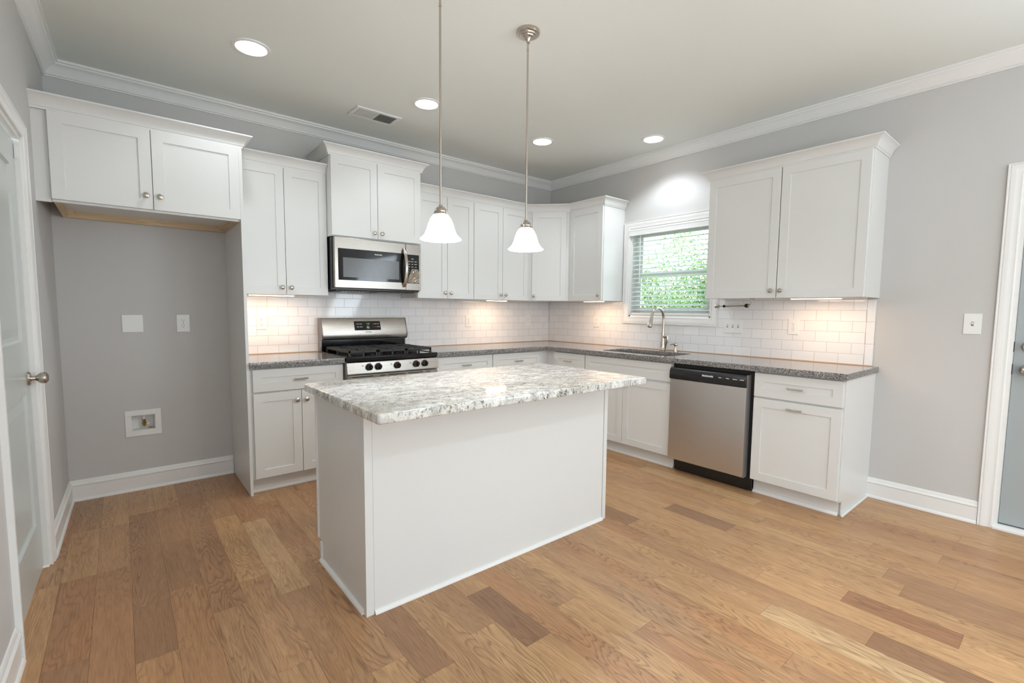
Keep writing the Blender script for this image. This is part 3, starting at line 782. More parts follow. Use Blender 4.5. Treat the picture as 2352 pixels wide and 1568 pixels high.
obj('carcass', MB().box(-0.6015, -0.02, -0.625, -0.02, TK, CB-0.002).box(-0.535, -0.02, -0.625, -0.02, 0, TK), 'cab', c)
yl = -0.626; w_ = 1.1415 - 0.626
base('base_cabinet', 'narrow white base cabinet on the sink wall beside the corner, partly behind the island', (0, yl, 0), RB, w_, [('drawer', 0.100, w_-0.006, DZ0, DZ1), ('doorR', 0.100, w_-0.006, LZ0, LZ1)])
yl = -1.1425; w_ = 2.0590 - 1.1425; m_ = 1.5860 - 1.1425
c = base('sink_cabinet', 'wide white sink base cabinet below the window with a false front and two doors', (0, yl, 0), RB, w_, [('panel', 0.006, w_-0.006, DZ0+0.006, DZ1), ('doorL', 0.006, m_-G2, LZ0, LZ1), ('doorR', m_+G2, w_-0.006, LZ0, LZ1)])
yl = -2.6915; w_ = 3.2235 - 2.6915
c = base('base_cabinet', 'white end base cabinet with two bar pulls, right of the dishwasher', (0, yl, 0), RB, w_, [('drawer', 0.005, w_-0.002, DZ0-0.008, DZ1), ('pullout', 0.005, w_-0.002, LZ0, LZ1-0.008)], right=0.012)
ep = obj('end_panel', MB().prism([(0, 0), (-0.548, 0), (-0.548, TK+0.006), (-0.6005, TK+0.006), (-0.6005, CB-0.002), (0, CB-0.002)], w_, w_+0.006, 'x'), 'cab', c)
obj('shoe_molding', MB().box(w_+0.006, w_+0.020, -0.558, -0.022, 0, 0.016), 'trim', ep, bevel=0.004)

# ------------------------------------------------------------------ countertops, backsplash
o = slab('countertop', [(-3.3340, -0.648), (-2.7085, -0.648), (-2.7085, -0.0005), (-3.3340, -0.0005)], [], CB-0.002+0.0005, CT, 'granite', 0.003)
tag(o, 'short grey speckled granite countertop left of the gas range', 'countertop')
sinkhole = rrect(-0.560, -0.165, -1.985, -1.270, 0.07)
o = slab('countertop', [(-1.9270, -0.0005), (-1.9270, -0.648), (-0.648, -0.648), (-0.648, -3.2405), (-0.640, -3.2445), (-0.0005, -3.2445), (-0.0005, -0.0005)], [sinkhole], CB-0.002+0.0005, CT, 'granite', 0.003)
tag(o, 'long L-shaped grey speckled granite countertop holding the sink', 'countertop')

TT = 0.008
bs = MB().box(-3.3340, -TT-0.0002, -TT, -0.0002, CT+0.0005, 1.443)
o = obj('backsplash', bs, 'tileA'); tag(o, 'glossy white subway tile backsplash on the range wall', 'backsplash')
obj('caulk_line', MB().box(-3.334, -2.71, -TT-0.004, -TT, CT+0.0005, CT+0.007).box(-1.925, -TT, -TT-0.004, -TT, CT+0.0005, CT+0.007), 'caulk', o)
bs = MB(); bs.box(-TT, -0.0002, -1.0965, -0.0, CT+0.0005, 1.443); bs.box(-TT, -0.0002, -2.0995, -1.0965, CT+0.0005, 1.1495); bs.box(-TT, -0.0002, -3.159, -2.0995, CT+0.0005, 1.443)
o = obj('backsplash', bs, 'tileB'); tag(o, 'glossy white subway tile backsplash around the window on the sink wall', 'backsplash')
e_ = MB(); zj = [CT+0.0005, 1.060, 1.213, 1.366]
for a, b in zip(zj, zj[1:]): e_.box(-TT-0.0005, -0.0002, -3.2085, -3.1602, a+0.0006, b-0.0006)
obj('border_tiles', e_, 'tile', o, bevel=0.001)
obj('caulk_line', MB().box(-TT-0.004, -TT, -3.208, -0.012, CT+0.0005, CT+0.007).box(-TT-0.0015, -TT, -0.012, -0.0085, CT, 1.443), 'caulk', o)

# undermount sink
c = thing('kitchen_sink', 'undermounted stainless steel sink below the window', 'sink', (-0.36, -1.63, 0.868))
rm = MB(); outer = rrect(-0.215, 0.210, -0.372, 0.372, 0.075); inner = rrect(-0.205, 0.200, -0.362, 0.362, 0.07); bot = rrect(-0.185, 0.180, -0.342, 0.342, 0.055)
n = len(outer)
vs = [(x, y, 0.0) for x, y in outer] + [(x, y, 0.0) for x, y in inner] + [(x, y, -0.19) for x, y in bot] + [(x, y, -0.192) for x, y in bot] + [(x, y, -0.002) for x, y in outer]
fs = []
for a, b in ((0, 1), (1, 2), (3, 4), (4, 0)):
    for k in range(n): fs.append((a*n+k, a*n+(k+1) % n, b*n+(k+1) % n, b*n+k))
fs.append(tuple(range(2*n, 3*n))); fs.append(tuple(range(3*n, 4*n)))
obj('basin', MB().add(vs, fs), 'steel', c, smooth=True)
obj('drain', MB().lathe([(0.045, 0), (0.045, 0.003), (0.03, 0.001), (0, 0.001)], (0, 0, -0.190)), 'nickel', c, smooth=True)

# faucet
c = thing('faucet', 'tall brushed nickel pull-down faucet arching over the sink', 'faucet', (-0.085, -1.622, CT))
prof = [(0.028, 0), (0.029, 0.006), (0.026, 0.010), (0.024, 0.04), (0.021, 0.08), (0.019, 0.12), (0.0165, 0.15), (0.0135, 0.18), (0.012, 0.21)]
obj('body', MB().lathe(prof), 'nickel', c, smooth=True)
pts = [(0, 0, 0.20), (0, 0, 0.28)]; rad = [0.0125, 0.0125]; r_ = 0.098
for k in range(0, 15):
    a = R(k*180/14*0.93); pts.append((-r_ + r_*math.cos(a), -0.004*k/14, 0.295 + r_*math.sin(a))); rad.append(0.0125)
obj('neck', MB().tube(pts, rad, 16), 'nickel', c, smooth=True)
e = Vector(pts[-1]); dd = (Vector(pts[-1]) - Vector(pts[-2])).normalized()
sp = [e, e+dd*0.02, e+dd*0.05, e+dd*0.085, e+dd*0.098]
h_ = obj('spray_head', MB().tube(sp, [0.0125, 0.0145, 0.018, 0.0225, 0.0215], 18), 'nickel', c, smooth=True)
obj('spray_face', MB().tube([e+dd*0.0975, e+dd*0.101], [0.018, 0.017], 18), 'black', h_, smooth=True)
obj('lever', MB().tube([(0, -0.010, 0.128), (0, -0.022, 0.132), (0, -0.034, 0.130)], [0.018, 0.017, 0.013], 14).tube([(0, -0.036, 0.136), (0, -0.041, 0.115), (0, -0.038, 0.085), (0, -0.030, 0.050), (0, -0.026, 0.014)], [0.009, 0.0085, 0.008, 0.007, 0.0055], 12, 1.6), 'nickel', c, smooth=True)
# soap dispenser
c = thing('soap_dispenser', 'short brushed nickel soap dispenser to the right of the faucet', 'soap dispenser', (-0.088, -1.757, CT))
obj('base', MB().lathe([(0.021, 0), (0.021, 0.005), (0.016, 0.010), (0.013, 0.03), (0.011, 0.04)]), 'nickel', c, smooth=True)
obj('pump', MB().lathe([(0.008, 0.04), (0.008, 0.05), (0.014, 0.052), (0.0155, 0.058), (0.0155, 0.074), (0.013, 0.078), (0, 0.078)]).tube([(0, 0, 0.066), (-0.03, 0.012, 0.069), (-0.052, 0.022, 0.062)], [0.007, 0.006, 0.005], 10), 'nickel', c, smooth=True)

# ------------------------------------------------------------------ island
ix0, ix1, iy0, iy1 = -3.2478, -1.7291, -2.3233, -1.7446
IZ = 0.865
c = thing('kitchen_island', 'white panelled kitchen island base standing in the middle of the floor', 'island', ((ix0+ix1)/2, (iy0+iy1)/2, 0))
lx, ly = c.location.x, c.location.y
def I(mb, a, b, c0, d, e0, f0): return mb.box(a-lx, b-lx, c0-ly, d-ly, e0, f0)
mb = MB(); I(mb, ix0+0.010, ix1-0.010, iy0+0.010, iy1-0.004, 0, 0.105); I(mb, ix0+0.010, ix1-0.010, iy0+0.010, -1.711, 0.105, IZ)
obj('carcass', mb, 'cab', c)
obj('front_panel', I(MB(), ix0+0.0362, ix1-0.0322, iy0+0.003, iy0+0.011, 0, IZ), 'cab', c)
obj('side_panel', MB().prism([(iy0+0.0255-ly, 0), (iy1-ly, 0), (iy1-ly, 0.108), (-1.711-ly, 0.108), (-1.711-ly, IZ), (iy0+0.0255-ly, IZ)], ix0+0.004-lx, ix0+0.011-lx, 'x'), 'cab', c)
obj('side_panel', MB().prism([(iy0+0.0255-ly, 0), (iy1-ly, 0), (iy1-ly, 0.108), (-1.711-ly, 0.108), (-1.711-ly, IZ), (iy0+0.0255-ly, IZ)], ix1-0.011-lx, ix1-0.004-lx, 'x'), 'cab', c)
obj('corner_post', MB().prism([(ix0-lx, iy0-ly), (ix0+0.034-lx, iy0-ly), (ix0+0.034-lx, iy0+0.012-ly), (ix0+0.012-lx, iy0+0.012-ly), (ix0+0.012-lx, iy0+0.026-ly), (ix0-lx, iy0+0.026-ly)], 0, IZ, 'z'), 'cab', c)
obj('corner_post', MB().prism([(ix1-lx, iy0-ly), (ix1-lx, iy0+0.026-ly), (ix1-0.012-lx, iy0+0.026-ly), (ix1-0.012-lx, iy0+0.012-ly), (ix1-0.030-lx, iy0+0.012-ly), (ix1-0.030-lx, iy0-ly)], 0, IZ, 'z'), 'cab', c)
for s, xx in ((1, ix0), (-1, ix1)):
    a, b = (xx-0.004, xx+0.010) if s > 0 else (xx-0.010, xx+0.004)
    mb = MB(); I(mb, a, b, -1.722, -1.709, 0.108, IZ); I(mb, a, b, iy1-0.018, iy1+0.002, 0.014, 0.100)
    obj('scribe_molding', mb, 'trim', c, bevel=0.003)
qp = [(0, 0), (0.016, 0), (0.0155, 0.005), (0.012, 0.011), (0.006, 0.015), (0, 0.016)]
obj('quarter_round', MB().sweep([(ix0-lx+0.005, iy1-ly-0.002), (ix0-lx+0.005, iy0-ly+0.027)], [(o, h) for o, h in [(a, b) for a, b in qp]]), 'trim', c, smooth=True)
obj('quarter_round', MB().sweep([(ix0-lx+0.036, iy0-ly+0.005), (ix1-lx-0.031, iy0-ly+0.005)], qp), 'trim', c, smooth=True)
for a, b in ((ix0+0.03, -2.74), (-2.736, -2.24), (-2.236, ix1-0.03)):
    m_ = (a+b)/2; MR = Matrix.Translation((0, -1.692-ly, 0)) @ Matrix.Rotation(PI, 4, 'Z')
    for p0, p1, ks in ((a, m_-G2, 1), (m_+G2, b, -1)):
        d = shaker('door', p0-lx, p1-lx, 0.115, 0.69, 0, c); d.matrix_local = MR
        knob((p1-lx-0.03) if ks > 0 else (p0-lx+0.03), 0.63, 0, d)
    d = shaker('drawer_front', a-lx, b-lx, 0.70, 0.858, 0, c); d.matrix_local = MR; pull(m_-lx, 0.78, 0, d)
sx0, sx1, sy0, sy1 = -3.300, -1.712, -2.582, -1.700
IT = 0.903
out = [(sx0+0.014, sy0), (sx0+0.004, sy0+0.004), (sx0, sy0+0.014), (sx0, sy1-0.02), (sx0+0.006, sy1-0.006), (sx0+0.02, sy1), (sx1-0.012, sy1), (sx1-0.003, sy1-0.003), (sx1, sy1-0.012), (sx1, sy0+0.012), (sx1-0.003, sy0+0.003), (sx1-0.012, sy0)]
o = slab('island_countertop', out, [], IZ+0.0003, IT, 'islandgranite', 0.007, 3)
tag(o, 'white granite slab with grey and black veining on top of the island', 'countertop')

# ------------------------------------------------------------------ gas range
rx0, rx1 = -2.7035, -1.9310
c = thing('gas_range', 'stainless steel and black freestanding gas range between the base cabinets', 'range', (rx0, 0, 0))
W_ = rx1 - rx0
obj('body', MB().box(0, W_, -0.635, -0.02, 0.03, 0.880).box(0.03, W_-0.03, -0.60, -0.05, 0, 0.03), 'silverplastic', c, bevel=0.002)
ct = MB().box(0.0, W_, -0.668, -0.075, 0.874, 0.908)
ck = obj('cooktop', ct, 'enamel', c, bevel=0.006, seg=3)
rim = MB()
rim.box(0, W_, -0.668, -0.645, 0.906, 0.913).box(0, 0.018, -0.645, -0.08, 0.906, 0.913).box(W_-0.018, W_, -0.645, -0.08, 0.906, 0.913)
obj('cooktop_rim', rim, 'enamel', ck, bevel=0.003)
# control panel, slightly leaning back
cp_ = obj('control_panel', MB().prism([(-0.640, 0.872), (-0.668, 0.868), (-0.682, 0.783), (-0.640, 0.780)], 0.0, W_, 'x'), 'steel', c, bevel=0.003)
for k, kx in enumerate((0.170, 0.243, 0.401, 0.566, 0.645)):
    cy_, cz_ = -0.675, 0.830
    kb = obj('burner_knob', MB().lathe([(0.027, 0), (0.027, -0.004), (0.0235, -0.006), (0.0225, -0.024), (0.018, -0.028), (0, -0.028)], (kx, cy_, cz_), 'y', 24), 'black', cp_, smooth=True)
    gm = MB().box(kx-0.0055, kx+0.0055, cy_-0.038, cy_-0.026, cz_-0.021, cz_+0.021)
    obj('knob_grip', gm, 'enamel', cp_, bevel=0.002)
    obj('knob_mark', MB().box(kx+0.005, kx+0.013, cy_-0.0055, cy_-0.0008, cz_+0.021, cz_+0.0285), 'red_ink', cp_)
    obj('burner_symbol', MB().box(kx-0.052, kx-0.048, cy_-0.0008, cy_+0.002, cz_+0.006, cz_+0.010).box(kx-0.046, kx-0.042, cy_-0.0008, cy_+0.002, cz_+0.006, cz_+0.010).box(kx-0.052, kx-0.048, cy_-0.0008, cy_+0.002, cz_+0.012, cz_+0.016), 'grey_ink', cp_)
# oven door, vent slots, handle, drawer
od = obj('oven_door', MB().box(0.004, W_-0.004, -0.672, -0.636, 0.235, 0.772), 'steel', c, bevel=0.004)
sl = MB()
for a, b in ((0.04, 0.20), (0.26, 0.30), (0.33, 0.47), (0.50, 0.63), (0.66, 0.70)): sl.box(a, b, -0.6735, -0.665, 0.756, 0.762)
obj('vent_slots', sl, 'blackmatte', od)
obj('oven_window', MB().box(0.13, W_-0.13, -0.6735, -0.665, 0.36, 0.62), 'glassblack', od)
hm = MB().tube([(0.045, -0.722, 0.728), (W_-0.045, -0.722, 0.728)], 0.013, 16)
for xx in (0.06, W_-0.06): hm.box(xx-0.010, xx+0.010, -0.718, -0.670, 0.719, 0.737)
obj('oven_handle', hm, 'nickel', od, smooth=True)
obj('storage_drawer', MB().box(0.004, W_-0.004, -0.668, -0.636, 0.045, 0.228), 'steel', c, bevel=0.004)
# back guard
gz0, gz1 = 0.90, 1.192
bgd = obj('backguard', MB().prism([(-0.016, gz0), (-0.016, gz1), (-0.078, gz1), (-0.122, 1.052), (-0.112, 1.014), (-0.078, 1.006), (-0.072, gz0)], 0.010, W_-0.004, 'x'), 'steel', c, bevel=0.002)
obj('splash_panel', MB().box(0.012, W_-0.006, -0.078, -0.071, 0.908, 1.003), 'enamel', bgd)
for xx in (0.002, W_-0.004): obj('side_cap', MB().prism([(-0.014, gz0), (-0.014, gz1+0.001), (-0.080, gz1+0.001), (-0.125, 1.051), (-0.114, 1.012), (-0.078, 1.002), (-0.075, gz0)], xx, xx+0.008, 'x'), 'silverplastic', bgd)
sl_ = math.atan2(0.044, 0.140)
# local frame of the sloped face: x right, z up along the face, -y outwards
MF = Matrix.Translation((0.010, -0.1028, 1.113)) @ Matrix.Rotation(sl_ * -1, 4, 'X')
def on(o): o.matrix_local = MF; return o
dsp = on(obj('display_panel', MB().box(0.272, 0.510, -0.0025, 0.002, -0.030, 0.052), 'glassblack', bgd, bevel=0.001))
obj('clock_display', MB().box(0.370, 0.420, -0.0030, -0.001, 0.016, 0.038), mat('display_dark', srgb(16, 26, 14), 0.1), dsp)
T = lambda x, y, z: Matrix.Translation((x, y, z)) @ Matrix.Rotation(R(90), 4, 'X')
text('clock_digits', '1:00', 0.019, 'lcd', dsp, T(0.395, -0.0032, 0.027), bold=0.0004)
for (bx_, bz_, tx_) in ((0.302, 0.026, 'BAKE'), (0.330, 0.026, 'BROIL'), (0.302, 0.000, 'KEEP'), (0.330, 0.000, 'CLEAN'), (0.393, 0.006, 'SET'), (0.393, -0.004, 'CLOCK'), (0.393, -0.012, 'TIMER'), (0.440, 0.026, '+'), (0.440, 0.000, '-'), (0.464, 0.026, 'START'), (0.464, 0.000, 'LIGHT'), (0.490, 0.026, 'OFF'), (0.490, 0.000, 'LOCK')):
    text('button_lettering', tx_, 0.0085 if tx_ not in ('+', '-') else 0.014, 'red_ink' if tx_ == 'LIGHT' else 'white_ink', dsp, T(bx_, -0.003, bz_), bold=0.0003)
lt = text('brand_lettering', 'FRIGIDAIRE', 0.0115, 'grey_ink', bgd, MF @ T(0.393, -0.0008, -0.046), bold=0.0002)
# grates: three continuous cast iron sections
for gi, (a, b) in enumerate(((0.035, 0.262), (0.268, 0.504), (0.510, 0.738))):
    gm = MB(); y0_, y1_ = -0.625, -0.105; zt_ = 0.954; th_ = 0.014
    gm.box(a, b, y0_, y0_+th_, zt_-0.019, zt_).box(a, b, y1_-th_, y1_, zt_-0.019, zt_).box(a, a+th_, y0_, y1_, zt_-0.019, zt_).box(b-th_, b, y0_, y1_, zt_-0.019, zt_)
    gm.box(a, b, -0.370, -0.360, zt_-0.019, zt_)
    mx = (a+b)/2
    for yc in (-0.495, -0.235):
        for sx in (-1, 1):
            gm.box(mx+sx*0.030, (b if sx > 0 else a), yc-0.0065, yc+0.0065, zt_-0.016, zt_+0.002)
            gm.box(mx+sx*0.030, (b if sx > 0 else a), yc-0.055, yc-0.046, zt_-0.012, zt_)
            gm.box(mx+sx*0.030, (b if sx > 0 else a), yc+0.046, yc+0.055, zt_-0.012, zt_)
        gm.box(mx-0.005, mx+0.005, yc+0.034, yc+0.13, zt_-0.012, zt_+0.002).box(mx-0.005, mx+0.005, yc-0.13, yc-0.034, zt_-0.012, zt_+0.002)
    for yy in (y0_, -0.372, y1_-0.014):
        for xx in (a, mx-0.007, b-0.014): gm.box(xx, xx+0.014, yy, yy+0.014, 0.908, zt_-0.010)
    obj('grate', gm, 'iron', c, bevel=0.002)
    for yc in ((-0.495, -0.235) if gi != 1 else (-0.365,)):
        rr = 0.044 if gi != 1 else 0.036
        bu = obj('burner', MB().lathe([(rr, 0), (rr, 0.008), (rr*0.85, 0.014), (rr*0.3, 0.015), (0, 0.015)], (mx, yc, 0.9085)), 'iron', c, smooth=True)
        obj('burner_cap', MB().lathe([(rr*0.78, 0), (rr*0.8, 0.006), (rr*0.7, 0.009), (0, 0.0095)], (mx, yc, 0.9235)), 'iron', bu, smooth=True)

# ------------------------------------------------------------------ over-the-range microwave
mx0, mx1, mz0, mz1 = -2.7045, -1.9560, 1.419, 1.8245
c = thing('microwave', 'stainless steel over-the-range microwave mounted above the gas range', 'microwave', (mx0, 0, mz0))
W_ = mx1-mx0; Hh = mz1-mz0
obj('body', MB().box(0.0, W_, -0.400, -0.010, 0.0, Hh), 'black', c, bevel=0.002)
dx = W_-0.142
dd_ = obj('door', MB().box(0.006, dx-0.001, -0.440, -0.402, 0.012, Hh-0.003), 'steel', c, bevel=0.006, seg=3)
obj('door_glass', MB().box(0.034, dx-0.010, -0.4412, -0.438, 0.074, Hh-0.088), 'glassblack', dd_, bevel=0.002)
obj('viewing_screen', MB().box(0.072, dx-0.066, -0.4418, -0.440, 0.098, Hh-0.157), 'screen', dd_)
text('brand_lettering', 'FRIGIDAIRE', 0.0125, 'white_ink', dd_, T(0.360, -0.4424, Hh-0.118), bold=0.0004)
pts = []
for k in range(13):
    u = k/12; z = 0.042 + u*(Hh-0.092); pts.append((dx-0.020+0.0, -0.446 - 0.042*math.sin(PI*u)**0.8, z))
obj('handle', MB().tube(pts, [0.011]+[0.0125]*11+[0.011], 14, 1.25), 'nickel', dd_, smooth=True)
cpn = obj('control_panel', MB().box(dx+0.001, W_-0.002, -0.438, -0.402, 0.012, Hh-0.003), 'steel', c, bevel=0.005, seg=3)
obj('key_panel', MB().box(dx+0.004, W_-0.020, -0.4396, -0.437, 0.072, Hh-0.092), 'glassblack', cpn, bevel=0.001)
rg = random.Random(5)
kc = [dx+0.030, dx+0.058, dx+0.086+0.004]
rows = [('', '12:00', ''), ('POWER', 'COOK', 'REHEAT'), ('POP', 'MELT', 'DEFROST'), ('VEG', 'SNACK', 'PIZZA'), ('1', '2', '3'), ('4', '5', '6'), ('7', '8', '9'), ('STOP', '0', 'START')]
for ri, rw in enumerate(rows):
    for ci, s_ in enumerate(rw):
        if s_: text('key_lettering', s_, 0.0085 if len(s_) < 3 else (0.0062 if s_ != '12:00' else 0.009), 'white_ink', cpn, T(kc[ci], -0.4402, Hh-0.128-ri*0.0225), bold=0.0003)
# crinkled protective film still stuck on the lower keys
vs = []; fs = []; nx, nz = 14, 16
for j in range(nz+1):
    v_ = j/nz
    xl = dx+0.012 + 0.040*v_**1.5; xr = W_-0.024 - (0.010*max(0, v_-0.8)/0.2)
    for i_ in range(nx+1):
        u_ = i_/nx; vs.append((xl+(xr-xl)*u_, -0.4418 - rg.random()*0.0045, 0.076 + 0.118*v_ + (rg.random()-0.5)*0.004))
for j in range(nz):
    for i_ in range(nx): q = j*(nx+1)+i_; fs.append((q, q+1, q+nx+2, q+nx+1))
nb = len(vs); vs += [(x, -0.4398, z) for x, y, z in vs]; fs += [tuple(nb+k for k in reversed(f)) for f in list(fs)]
fo_ = obj('protective_film', MB().add(vs, fs), 'film', cpn)
fo_['label'] = 'crinkled brownish protective film over the lower keys'
gr = MB().box(0.030, W_-0.050, -0.395, -0.06, -0.010, 0.0)
gb = obj('vent_grille', gr, 'blackmatte', c)
sl = MB()
for k in range(2):
    a = 0.09 + k*0.32
    for q in range(9): sl.box(a+q*0.026, a+q*0.026+0.012, -0.36, -0.14, -0.013, -0.009)
obj('grease_filter', sl, 'steel', gb)

# ------------------------------------------------------------------ dishwasher
dy0, dy1 = -2.0620, -2.6895
c = thing('dishwasher', 'stainless steel dishwasher with black control strip right of the sink cabinet', 'dishwasher', (0, dy0, 0), RB)
W_ = dy0-dy1
obj('tub', MB().box(0.004, W_, -0.600, -0.03, 0.105, 0.862), 'blackmatte', c)
obj('door_panel', MB().prism([(-0.602, 0.108), (-0.648, 0.108), (-0.655, 0.114), (-0.657, 0.748), (-0.602, 0.750)], 0.006, W_-0.030, 'x'), 'steelv', c, bevel=0.003)
cpn = obj('control_panel', MB().prism([(-0.602, 0.750), (-0.664, 0.750), (-0.666, 0.762), (-0.664, 0.812), (-0.650, 0.836), (-0.602, 0.840)], 0.004, W_-0.030, 'x'), 'black', c, bevel=0.003)
obj('grip_recess', MB().box(0.245, 0.375, -0.6665, -0.660, 0.752, 0.768), 'blackmatte', cpn)
obj('door_edge', MB().box(W_-0.029, W_-0.022, -0.655, -0.602, 0.112, 0.836), 'silverplastic', c)
obj('toe_panel', MB().box(0.020, W_, -0.570, -0.560, 0.008, 0.104).box(0.03, W_-0.03, -0.56, -0.1, 0, 0.104), 'black', c)
text('brand_lettering', 'FRIGIDAIRE', 0.017, 'white_ink', cpn, T(0.318, -0.6662, 0.800), bold=0.0006)
for bx_, tx_ in ((0.412, 'Cycle'), (0.468, 'Delay'), (0.520, 'Options'), (0.570, 'START')):
    text('button_lettering', tx_, 0.010, 'white_ink', cpn, T(bx_-0.0, -0.6660, 0.800), bold=0.0003)
for bx_ in (0.432, 0.442, 0.490, 0.540, 0.550): obj('button_dot', MB().box(bx_, bx_+0.004, -0.6668, -0.664, 0.792, 0.794).box(bx_, bx_+0.004, -0.6668, -0.664, 0.802, 0.804), 'grey_ink', cpn)
# ------------------------------------------------------------------ under-cabinet light bars
WARM = (1.0, 0.66, 0.42)
wl = mat('warm_light_lens', (1, 0.85, 0.7, 1), 0.4, emit=(1.0, 0.74, 0.50), estr=9.0)
def light_bar(label, cx_, cy_, L_, rz, z=UC+0.009, power=1.7):
    c = thing('light_bar', label, 'light bar', (cx_, cy_, z), rz, 'slim light bars under the wall cabinets')
    obj('housing', MB().box(-L_/2-0.012, L_/2+0.012, -0.022, 0.022, -0.016, 0.0), 'plastic', c, bevel=0.002)
    obj('lens', MB().box(-L_/2, L_/2, -0.017, 0.017, -0.0205, -0.016), wl, c)
    area('bar_light', (0, 0, -0.023), (0, 0, 0), L_, 0.03, power, WARM, c)
light_bar('thin glowing light bar under the wall cabinet left of the microwave', -3.10, -0.250, 0.30, 0)
light_bar('thin glowing light bar under the wall cabinets on the range wall near the corner', -0.985, -0.250, 0.24, 0)
light_bar('thin glowing light bar under the narrow cabinet left of the window', -0.250, -0.915, 0.24, R(90))
light_bar('thin glowing light bar under the large cabinet right of the window', -0.270, -2.925, 0.30, R(90), UC+0.013)

# ------------------------------------------------------------------ recessed ceiling lights
disc = mat('recessed_lens', (1, 1, 1, 1), 0.4, emit=(1.0, 0.98, 0.95), estr=12.0)
def downlight(label, x, y, power=14):
    c = thing('recessed_light', label, 'ceiling light', (x, y, H), 0, 'round recessed ceiling lights')
    obj('trim_ring', MB().shell([(0.100, 0), (0.098, -0.006), (0.082, -0.008), (0.077, -0.003), (0.077, 0)]), 'trim', c, smooth=True)
    obj('lens', MB().lathe([(0.0765, -0.0005), (0.0765, -0.004), (0, -0.0045)], seg=40), disc, c, smooth=True)
    d = bpy.data.lights.new('downlight', 'SPOT'); d.energy = power; d.color = (0.84, 0.925, 1.0); d.spot_size = R(128); d.spot_blend = 0.5; d.shadow_soft_size = 0.07
    o = bpy.data.objects.new('downlight', d); o.location = (0, 0, -0.02); COL.objects.link(o); o.parent = c
downlight('recessed ceiling light above the refrigerator cabinet, leftmost of the four', -3.334, -0.987)
downlight('recessed ceiling light beside the air vent', -2.200, -0.983)
downlight('recessed ceiling light above the corner wall cabinets', -1.042, -0.968)
downlight('recessed ceiling light closest to the sink wall, above the window', -0.360, -1.640, 34)

for x, y in ((-3.3, -4.9), (-1.9, -4.9), (-3.3, -6.7), (-1.5, -6.7)):
    downlight('recessed ceiling light behind the photographer', x, y, 44)
# air vent
c = thing('air_vent', 'white rectangular air vent with louvers on the ceiling above the microwave', 'vent', (-2.396, -0.532, H))
obj('backing', MB().box(-0.150, 0.150, -0.075, 0.075, -0.003, -0.0005), 'slot', c)
fr = MB().box(-0.178, 0.178, -0.100, -0.072, -0.009, 0).box(-0.178, 0.178, 0.072, 0.100, -0.009, 0).box(-0.178, -0.148, -0.072, 0.072, -0.009, 0).box(0.148, 0.178, -0.072, 0.072, -0.009, 0).box(-0.005, 0.005, -0.072, 0.072, -0.010, -0.002)
obj('frame', fr, 'plastic', c, bevel=0.002)
lv = MB()
for k in range(15):
    x = -0.140 + k*0.0093
    lv.prism([(x, -0.003), (x+0.0035, -0.009), (x+0.0047, -0.009), (x+0.0012, -0.003)], -0.072, 0.072, 'y')
for k in range(15):
    x = 0.009 + k*0.0093
    lv.prism([(x+0.0035, -0.003), (x, -0.009), (x+0.0012, -0.009), (x+0.0047, -0.003)], -0.072, 0.072, 'y')
for k in range(6): lv.box(-0.148, -0.005, -0.062+k*0.0245, -0.0605+k*0.0245, -0.0085, -0.006)
obj('louvers', lv, 'plastic', c)

# ------------------------------------------------------------------ pendants
shadem = mat('frosted_glass', srgb(245, 244, 240), 0.35, emit=(1.0, 0.98, 0.95), estr=14.0)
def pendant(label, x, y, zb):
    c = thing('pendant_light', label, 'pendant lamp', (x, y, zb), 0, 'pair of pendants over the island')
    ht = H - zb
    prof = [(0.027, 0.122), (0.034, 0.116), (0.048, 0.098), (0.059, 0.072), (0.067, 0.045), (0.075, 0.026), (0.088, 0.010), (0.097, 0.004), (0.0975, 0.0), (0.094, -0.002), (0.086, 0.005), (0.072, 0.022), (0.063, 0.044), (0.055, 0.071), (0.044, 0.095), (0.030, 0.112), (0.024, 0.117)]
    sh = obj('lamp_shade', MB().shell(prof, seg=48), shadem, c, smooth=True, ang=60)
    obj('socket_cap', MB().lathe([(0.0345, 0.112), (0.0355, 0.118), (0.033, 0.121), (0.034, 0.124), (0.030, 0.127), (0.031, 0.132), (0.025, 0.143), (0.018, 0.150), (0.010, 0.154), (0.0085, 0.162), (0, 0.162)]), 'nickel', c, smooth=True)
    obj('bulb', MB().lathe([(0.010, 0.110), (0.014, 0.095), (0.028, 0.070), (0.030, 0.050), (0.022, 0.034), (0, 0.028)]), disc, c, smooth=True)
    obj('rod', MB().lathe([(0.0052, 0.158), (0.0052, ht-0.10), (0.0065, ht-0.10), (0.0065, ht-0.085), (0.0052, ht-0.084), (0.0052, ht-0.03)], seg=16), 'nickel', c, smooth=True)
    cn = obj('canopy', MB().lathe([(0.062, ht), (0.063, ht-0.014), (0.060, ht-0.018), (0.048, ht-0.020), (0.046, ht-0.026), (0.036, ht-0.028), (0.034, ht-0.033), (0.020, ht-0.036), (0.010, ht-0.050), (0.009, ht-0.058), (0, ht-0.058)], seg=40), 'nickel', c, smooth=True)
    obj('lock_screw', MB().lathe([(0.004, 0), (0.004, -0.014), (0, -0.014)], (0, 0, ht-0.064), 'y', 10), 'nickel', cn, smooth=True)
    d = bpy.data.lights.new('pendant_bulb', 'POINT'); d.energy = 5; d.color = (1.0, 0.98, 0.95); d.shadow_soft_size = 0.03
    o = bpy.data.objects.new('pendant_bulb', d); o.location = (0, 0, 0.012); COL.objects.link(o); o.parent = c
pendant('brushed nickel pendant lamp with white bell shade over the island, nearer the microwave', -2.785, -2.150, 1.603)
pendant('brushed nickel bell-shade pendant lamp over the island, its round ceiling canopy in view', -2.232, -2.130, 1.605)

